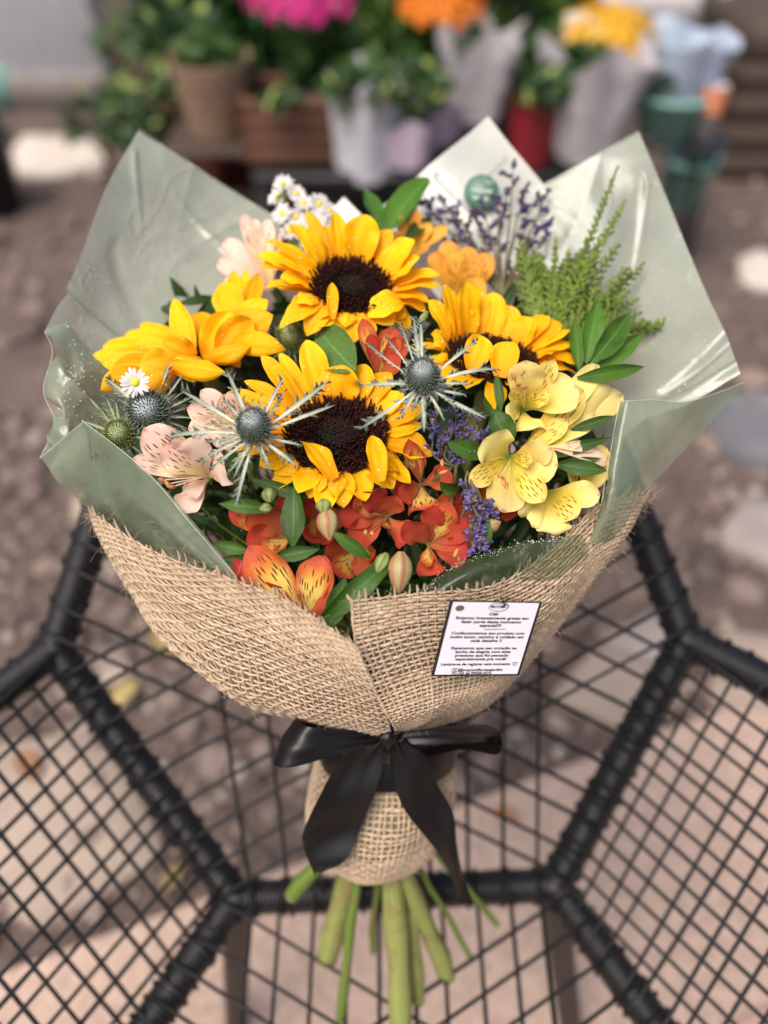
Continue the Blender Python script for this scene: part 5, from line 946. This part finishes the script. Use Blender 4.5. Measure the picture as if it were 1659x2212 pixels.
for nm, c, r in (('magenta', (.55, .02, .20), .5), ('orange', (.75, .22, .01), .6), ('butter', (.80, .48, .03), .6), ('white_plastic', (.50, .50, .53), .3), ('clear_wrap', (.50, .47, .48), .15), ('lavender', (.46, .38, .46), .5), ('red_wrap', (.20, .010, .018), .5), ('teal', (.20, .40, .34), .45), ('terracotta', (.42, .16, .10), .8), ('dark_red', (.16, .03, .03), .6), ('wood', (.12, .05, .028), .7), ('wood_dark', (.055, .036, .026), .7), ('black_metal', (.012, .012, .013), .4), ('pale_blue', (.42, .49, .60), .35), ('plaster', (.86, .86, .85), .8), ('blue', (.04, .10, .40), .5), ('peach_cup', (.75, .25, .12), .5), ('cloth', (.72, .68, .68), .7), ('pink', (.75, .12, .22), .5), ('wicker', (.22, .14, .09), .8), ('kraft', (.42, .26, .15), .8)):
    if nm not in M: M[nm] = simple('bg_' + nm, c, r, .12, 25.)
M['glass'] = simple('bg_glass', (.45, .50, .48), .08, .1)
TZ = .30
tb = thing('display_table', 'low black metal table carrying the potted flowers', 'table', (0.05, 2.5, 0)); x0, x1 = Yat(545, 365, 2.2)[0], Yat(1290, 365, 2.2)[0]; mb = MB(); box(mb, ((x0 + x1) / 2, 2.48, TZ - .015), (x1 - x0, .62, .03)); mb.build('tabletop', M['black_metal'], tb)
for x in (x0 + .03, x1 - .03):
    for y in (2.2, 2.76): mb = MB(); box(mb, (x, y, (TZ - .03) / 2), (.03, .03, TZ - .03)); mb.build('leg', M['black_metal'], tb)
mb = MB(); box(mb, ((x0 + x1) / 2, 2.2, .08), (x1 - x0 - .09, .02, .02)); mb.build('crossbar', M['black_metal'], tb)
cr_c = Yat(642, 370, 2.28); cr_o = thing('wooden_crate', 'dark slatted wooden crate with magenta chrysanthemums growing behind it', 'crate', (cr_c[0], 2.32, TZ)); wd = .235
for k in range(4): mb = MB(); box(mb, (cr_c[0], 2.235, TZ + .022 + k * .041), (wd, .012, .037), .0); mb.build('slat', M['wood'], cr_o); mb = MB(); box(mb, (cr_c[0], 2.405, TZ + .022 + k * .041), (wd, .012, .037)); mb.build('slat', M['wood'], cr_o)
for s in (-1, 1):
    for k in range(4): mb = MB(); box(mb, (cr_c[0] + s * (wd / 2 + .005), 2.32, TZ + .022 + k * .041), (.010, .19, .037)); mb.build('slat', M['wood'], cr_o)
mb = MB(); box(mb, (cr_c[0], 2.32, TZ + .07), (wd - .02, .15, .12)); mb.build('soil', M['soil'], cr_o)
def mum(label, px, py, Y, rad, col, folc, folr, potspec=None):
    c = Yat(px, py, Y); o = thing('potted_chrysanthemum', label, 'potted flowers', (c[0], c[1], TZ), 'potted chrysanthemums'); blooms(o, c - V3(0, 0, rad * .35), (rad, rad, rad * .6), 46, rad * .2, col); f = Yat(*folc, Y); clump(o, f, folr, 420, .05, 'bg_leaf'); clump(o, f + V3(0, .03, -.02), folr, 260, .05, 'bg_dark')
    if potspec: pot(o, (c[0], Y, TZ), potspec[0], potspec[1], potspec[2])
    return o
mum('magenta chrysanthemums in the wooden crate', 650, -28, 2.42, .125, 'magenta', (690, 120), (.11, .08, .13)); mum('orange chrysanthemums standing in the middle of the table', 955, -4, 2.4, .10, 'orange', (920, 130), (.07, .06, .14), (.055, .10, 'lavender')); mum('yellow chrysanthemums at the right end of the table', 1312, 48, 2.42, .115, 'butter', (1230, 120), (.12, .06, .08), (.08, .12, 'clear_wrap'))
def wrapcone(label, px, py0, py1, Y, r0, r1, mat, name='wrapped_pot', cat='wrapped pot', tilt=0.):
    b = Yat(px, py1, Y); t = Yat(px, py0, Y); h = t[2] - b[2]; o = thing(name, label, cat, b); mb = MB(); n = 26; a = np.arange(n) / n * 6.283; rows = []
    for s in np.linspace(0, 1, 7): r = (r0 + (r1 - r0) * s) * (1 + (.05 + .14 * s) * np.sin(a * 5 + px) + .06 * np.sin(a * 11) + .05 * np.sin(a * 17 + s * 14 + px) + .04 * np.sin(s * 21 + a * 3)); rows.append(np.stack([b[0] + r * np.cos(a) + tilt * s, Y + r * np.sin(a), b[2] + h * s * (1 + .12 * np.sin(a * 4 + 1) * s)], -1))
    mb.add(np.concatenate(rows), gridF(7, n, True)); mb.build('wrapping', M[mat], o); return o, b, t
o, b, t = wrapcone('white plastic wrapped pot right of the wooden crate', 795, 165, 368, 2.24, .078, .088, 'white_plastic'); pot(o, (b[0], 2.26, b[2] + .002), .06, .12, 'white_plastic'); clump(o, t + V3(0, .02, .0), (.06, .05, .04), 90, .05, 'bg_leaf')
o, b, t = wrapcone('lavender paper wrapped pot in the middle of the table', 945, 205, 300, 2.3, .05, .085, 'lavender'); pot(o, (b[0], 2.3, b[2] + .002), .04, .06, 'lavender')
o, b, t = wrapcone('clear film wrapped plant behind the back film corner', 1030, 65, 250, 2.3, .06, .10, 'clear_wrap'); clump(o, t - V3(0, 0, .06), (.05, .05, .07), 60, .05, 'bg_dark'); pot(o, (b[0], 2.36, b[2] + .002), .04, .06, 'clear_wrap')
o, b, t = wrapcone('red wrapped pot between the two back film corners', 1142, 205, 345, 2.26, .05, .055, 'red_wrap'); pot(o, (b[0], 2.26, b[2] + .002), .045, .08, 'dark_red'); clump(o, t, (.04, .04, .03), 60, .04, 'bg_dark')
o, b, t = wrapcone('large clear film wrapped plant left of the teal pots', 1255, 95, 335, 2.26, .07, .125, 'clear_wrap'); clump(o, t - V3(0, .02, .05), (.09, .07, .06), 160, .05, 'bg_dark'); pot(o, (b[0], 2.3, b[2] + .002), .05, .07, 'kraft')
o, b, t = wrapcone('lavender paper bundle lying at the table front', 880, 250, 345, 2.22, .06, .07, 'lavender'); clump(o, t, (.05, .04, .02), 50, .04, 'bg_leaf')
for lab, px, py, Y, rad, n in (('sprig of leaves drooping over the white wrapped pot', 760, 200, 2.16, (.07, .03, .05), 46), ('leafy sprig hanging over the crate front', 600, 215, 2.17, (.06, .03, .02), 18), ('loose leaves in front of the lavender paper pot', 900, 190, 2.16, (.08, .03, .07), 60), ('leaves pushing out between the red pot and the clear wrap', 1190, 190, 2.18, (.06, .03, .05), 40)):
    c = Yat(px, py, Y); o = thing('leafy_sprig', lab, 'leaves', c); clump(o, c, rad, n, .05, 'bg_dark'); clump(o, c, rad, n // 4, .05, 'bg_lime', 'sunlit_leaves'); mb = MB(); tube(mb, bez(V3(c[0], 2.26, TZ + .03), V3(c[0], 2.2, c[2] - .03), c - V3(0, 0, .02), c, np.linspace(0, 1, 6)), .003, 5); mb.build('stem', M['stem_brown'], o)  # some leaves coloured as if the sun lit them
# plant stand with teal pots
ps = thing('plant_stand', 'thin black metal plant stand holding two teal pots', 'plant stand', (Yat(1440, 360, 2.3)[0], 2.3, 0)); cx = Yat(1440, 330, 2.3)[0]
for zz, rr in ((Yat(1440, 300, 2.3)[2], .105), (Yat(1440, 345, 2.3)[2], .09)): k = np.linspace(0, 6.283, 40); mb = MB(); tube(mb, np.stack([cx + rr * np.cos(k), 2.3 + rr * np.sin(k), np.full(40, zz)], 1), .006, 6); mb.build('ring', M['black_metal'], ps)
for a in (.5, 2.1, 3.7, 5.3): mb = MB(); zt = Yat(1440, 290, 2.3)[2]; tube(mb, np.array([[cx + .105 * math.cos(a), 2.3 + .105 * math.sin(a), zt], [cx + .12 * math.cos(a), 2.3 + .12 * math.sin(a), 0]]), .006, 6); mb.build('leg', M['black_metal'], ps)
def teal(label, px, py0, py1, r):
    b = Yat(px, py1, 2.3); t = Yat(px, py0, 2.3); o = thing('plant_pot', label, 'pot', b, 'teal pots on the stand'); pot(o, b, r, t[2] - b[2], 'teal', 'body', .7); return o, b, t
o, b, t = teal('upper teal pot holding a pale blue wrapped bundle', 1438, 190, 288, .10); o2, b2, t2 = teal('lower teal pot hanging under the stand ring', 1470, 335, 440, .072)
o, b, t = wrapcone('pale blue and white wrapped bundle in the upper teal pot', 1455, 75, 205, 2.3, .075, .105, 'pale_blue', tilt=.0); clump(o, t - V3(0.0, .05, .09), (.06, .05, .04), 50, .05, 'pink' if False else 'bg_dark')
mb = MB(); lathe(mb, [(.0001, 0), (.024, 0), (.028, .075), (.0285, .075), (.031, .13), (.027, .13), (.0001, .12)], 20, Yat(1518, 300, 2.24)); cup = mb.build('drinking_cup', M['white_plastic']); tag(cup, 'orange and white paper cup beside the teal pots', 'cup'); mb = MB(); lathe(mb, [(.0290, .07), (.0318, .131)], 20, Yat(1518, 300, 2.24)); cc_ = mb.build('orange_sleeve', M['peach_cup']); cc_.parent = cup
sh = thing('shelf', 'small black metal shelf under the paper cup', 'shelf', Yat(1518, 305, 2.24)); mb = MB(); box(mb, Yat(1518, 305, 2.24) + V3(0, 0, -.006), (.12, .10, .01)); mb.build('board', M['black_metal'], sh); mb = MB(); box(mb, V3(Yat(1518, 305, 2.24)[0] + .05, 2.28, (Yat(1518, 305, 2.24)[2] - .012) / 2), (.015, .015, Yat(1518, 305, 2.24)[2] - .012)); mb.build('post', M['black_metal'], sh)
# right cabinet
cb0 = G(1535, 392); Yc = cb0[1]; zt = Yat(1600, 62, Yc)[2]; cab = thing('wooden_cabinet', 'dark brown wooden cabinet at the right edge', 'cabinet', (cb0[0] + .45, Yc + .25, 0)); mb = MB(); box(mb, (cb0[0] + .45, Yc + .26, zt / 2), (.88, .48, zt)); mb.build('carcass', M['wood_dark'], cab)
for k in range(5): mb = MB(); box(mb, (cb0[0] + .45, Yc + .008, zt * (k + .5) / 5), (.89, .02, zt / 5 - .006)); mb.build('plank', M['wood_dark'], cab)
for k in range(5): mb = MB(); box(mb, (cb0[0] + .002, Yc + .26, zt * (k + .5) / 5), (.018, .47, zt / 5 - .006)); mb.build('plank', M['wood_dark'], cab)
wt = thing('cloth_table', 'white cloth covered table behind the cabinet', 'table', (1.2, 3.5, 0)); mb = MB(); box(mb, (1.25, 3.55, .47), (1.2, .5, .03)); mb.build('tabletop', M['cloth'], wt); mb = MB(); box(mb, (1.25, 3.305, .40), (1.2, .012, .13)); mb.build('cloth_edge', M['cloth'], wt)
for x in (.7, 1.8):
    for y in (3.34, 3.76): mb = MB(); box(mb, (x, y, .2275), (.04, .04, .455)); mb.build('leg', M['wood_dark'], wt)
for lab, px, py, r, h, mt in (('red pot on the white cloth table', 1575, 16, .05, .09, 'red_wrap'), ('pink pot on the white cloth table beside the red one', 1600, 22, .05, .08, 'pink'), ('peach coloured pot at the left end of the white cloth table', 1470, 10, .07, .06, 'peach_cup'), ('white pot at the right end of the white cloth table', 1640, 10, .07, .12, 'white_plastic')):
    p = Yat(px, py, 3.45); p[2] = .4855; o = thing('plant_pot', lab, 'pot', p, 'pots on the white cloth table'); pot(o, p, r, h, mt, 'body'); clump(o, p + V3(0, 0, h), (r * .7, r * .7, r * .3), 24, .03, 'bg_leaf')
# left side
Yw = G(100, 235)[1]; xr = Yat(235, 200, Yw)[0]; wl = thing('white_wall', 'white plastered wall at the far left', 'wall', (xr - 1.5, Yw + .08, 0)); mb = MB(); box(mb, (xr - 1.5, Yw + .08, 1.0), (3., .16, 2.0), bev=.02); mb.build('face', M['plaster'], wl); mb = MB(); box(mb, (xr - 1.5, Yw - .008, .06), (3., .02, .12)); mb.build('skirting', M['slab_grey'], wl)
def bgplant(label, px, py, Y, rad, n, size, mat, potr=None, pm='terracotta', zb=0., name='potted_plant', cat='plant', lime=0):
    c = Yat(px, py, Y); o = thing(name, label, cat, (c[0], c[1], zb)); clump(o, c, rad, n, size, mat)
    if lime: clump(o, c + V3(0, -rad[1] * .5, rad[2] * .1), [r * 1.05 for r in rad], lime, size * .75, 'bg_lime')  # extra leaves with sunlight painted into their colour
    if potr: pot(o, (c[0], c[1], zb), potr[0], potr[1], pm, 'pot')
    mb = MB(); z0 = zb + (potr[1] * .75 if potr else 0)
    for k in range(5): mb2 = rng.normal(0, 1, 3) * np.array(rad) * .5; tube(mb, bez(V3(c[0], c[1], z0), V3(c[0], c[1], z0 + (c[2] - z0) * .5), c - V3(0, 0, rad[2] * .3), c + mb2, np.linspace(0, 1, 6)), .006, 5)
    mb.build('stem', M['stem_brown'], o); return o
bgplant('bushy plant in a dark red pot at the upper left', 370, 20, 2.75, (.13, .12, .14), 110, .09, 'bg_dark', (.10, .30, ), 'dark_red', .0, lime=12)
bgplant('leafy plant trailing beside the white wall', 255, 120, 3.1, (.09, .10, .19), 36, .09, 'bg_leaf', (.09, .16), 'slab_grey', .0, lime=5)
bgplant('green plant in a terracotta pot left of the wicker basket', 400, 110, 2.5, (.12, .12, .12), 110, .07, 'bg_dark', (.055, .24), 'terracotta', .0, lime=14)
bgplant('tall dark leafy plant behind the wicker basket', 470, 40, 2.8, (.26, .15, .22), 360, .10, 'bg_dark', (.10, .25), 'dark_red', .0, lime=22)
bgplant('dark leafy plant left of the magenta chrysanthemums', 560, 90, 2.7, (.16, .12, .18), 260, .09, 'bg_dark', (.08, .25), 'black_metal', .0, lime=10)
bgplant('lime leaved plant between the magenta and orange chrysanthemums', 790, 50, 2.75, (.15, .12, .15), 170, .09, 'bg_leaf', (.08, .30), 'slab_grey', .0, lime=26)
bgplant('green grassy plant right of the orange chrysanthemums', 1120, 40, 2.8, (.26, .14, .17), 360, .11, 'bg_leaf', (.09, .30), 'black_metal', .0, lime=14)
bgplant('low ground plant beside the gravel at the left', 215, 260, 2.7, (.11, .10, .08), 60, .07, 'bg_dark', None, zb=0., lime=5)
bgplant('trailing plant hanging in front of the glass jars', 330, 270, 2.5, (.11, .09, .10), 70, .07, 'bg_dark', None, zb=0., lime=8)
for lab, px, Y, w_ in (('dense dark shrub behind the left of the display', 570, 3.9, .36), ('dense dark shrub behind the middle of the display', 800, 4.0, .65), ('dense dark shrub behind the right of the display', 1200, 4.0, .6)):
    c = Yat(px, 30, Y); bgplant(lab, px, 20, Y, (w_, .35, .45), 700, .13, 'bg_dark', None, name='shrub', cat='shrub', lime=3)
# wicker basket, jars and black planter
bk = Yat(475, 285, 2.35); bz = bk[2]; bo = thing('wicker_basket', 'brown wicker basket left of the wooden crate', 'basket', bk); mb = MB(); q = np.linspace(0, 1, 40); lathe(mb, [(.0001, 0)] + [(.07 + .035 * s + .003 * math.sin(s * 75), .19 * s) for s in q] + [(.095, .185), (.07, .02)], 30, bk); mb.build('body', M['wicker'], bo); clump(bo, bk + V3(0, 0, .19), (.08, .07, .05), 90, .07, 'bg_leaf')
bs = thing('wooden_stool', 'small dark stool under the wicker basket', 'stool', (bk[0], bk[1], 0)); mb = MB(); box(mb, (bk[0], bk[1], bz - .012), (.26, .24, .02)); mb.build('seat', M['wood_dark'], bs)
for sx in (-1, 1):
    for sy in (-1, 1): mb = MB(); box(mb, (bk[0] + sx * .11, bk[1] + sy * .10, (bz - .022) / 2), (.025, .025, bz - .022)); mb.build('leg', M['wood_dark'], bs)
for lab, px, py, Y, mt, r, h in (('clear glass jar with orange contents on the ground left of the crate', 385, 335, 2.3, 'glass', .04, .11), ('pale kraft jar standing behind the left film corner', 425, 345, 2.35, 'kraft', .045, .12), ('white and blue tin beside the glass jar', 365, 275, 2.55, 'white_plastic', .04, .09), ('blue tin left of the glass jar', 395, 262, 2.6, 'blue', .03, .08), ('white pot on the ground by the crate leg', 530, 395, 2.3, 'white_plastic', .045, .08), ('grey pot on the ground under the table', 620, 400, 2.4, 'slab_grey', .06, .08)):
    p = G(px, py) if py > 330 else Yat(px, py, Y)
    if py <= 330: p = V3(p[0], p[1], 0); h = .16
    o = thing('jar', lab, 'jar', p); mb = MB(); lathe(mb, [(.0001, .001), (r, .001), (r * 1.02, h * .75), (r * .7, h * .88), (r * .72, h), (.0001, h)], 20, p); mb.build('body', M[mt], o); mb = MB(); lathe(mb, [(r * .76, h), (r * .76, h * 1.12), (.0001, h * 1.12)], 20, p); mb.build('lid', M['peach_cup' if 'orange' in lab else 'kraft'], o)
p = G(-25, 455); o = thing('black_planter', 'black planter standing at the far left edge on the gravel', 'planter', p); pot(o, p, .12, .24, 'black_metal', 'body', .85); clump(o, p + V3(0, 0, .24), (.1, .1, .06), 60, .07, 'bg_dark')
p = G(10, 225); o = thing('watering_can', 'dark teal watering can by the white wall', 'watering can', p); mb = MB(); lathe(mb, [(.0001, 0), (.09, 0), (.085, .14), (.05, .16), (.0001, .16)], 24, p); mb.build('body', M['teal'], o); mb = MB(); tube(mb, bez(p + V3(.08, 0, .04), p + V3(.15, 0, .08), p + V3(.17, 0, .12), p + V3(.2, 0, .17), np.linspace(0, 1, 8)), .012, 8); mb.build('spout', M['teal'], o); mb = MB(); tube(mb, bez(p + V3(-.08, 0, .04), p + V3(-.17, 0, .08), p + V3(-.15, 0, .2), p + V3(-.04, 0, .155), np.linspace(0, 1, 10)), .008, 8); mb.build('handle', M['teal'], o)
for o in bpy.data.objects:
    if '_w' in o: del o['_w']
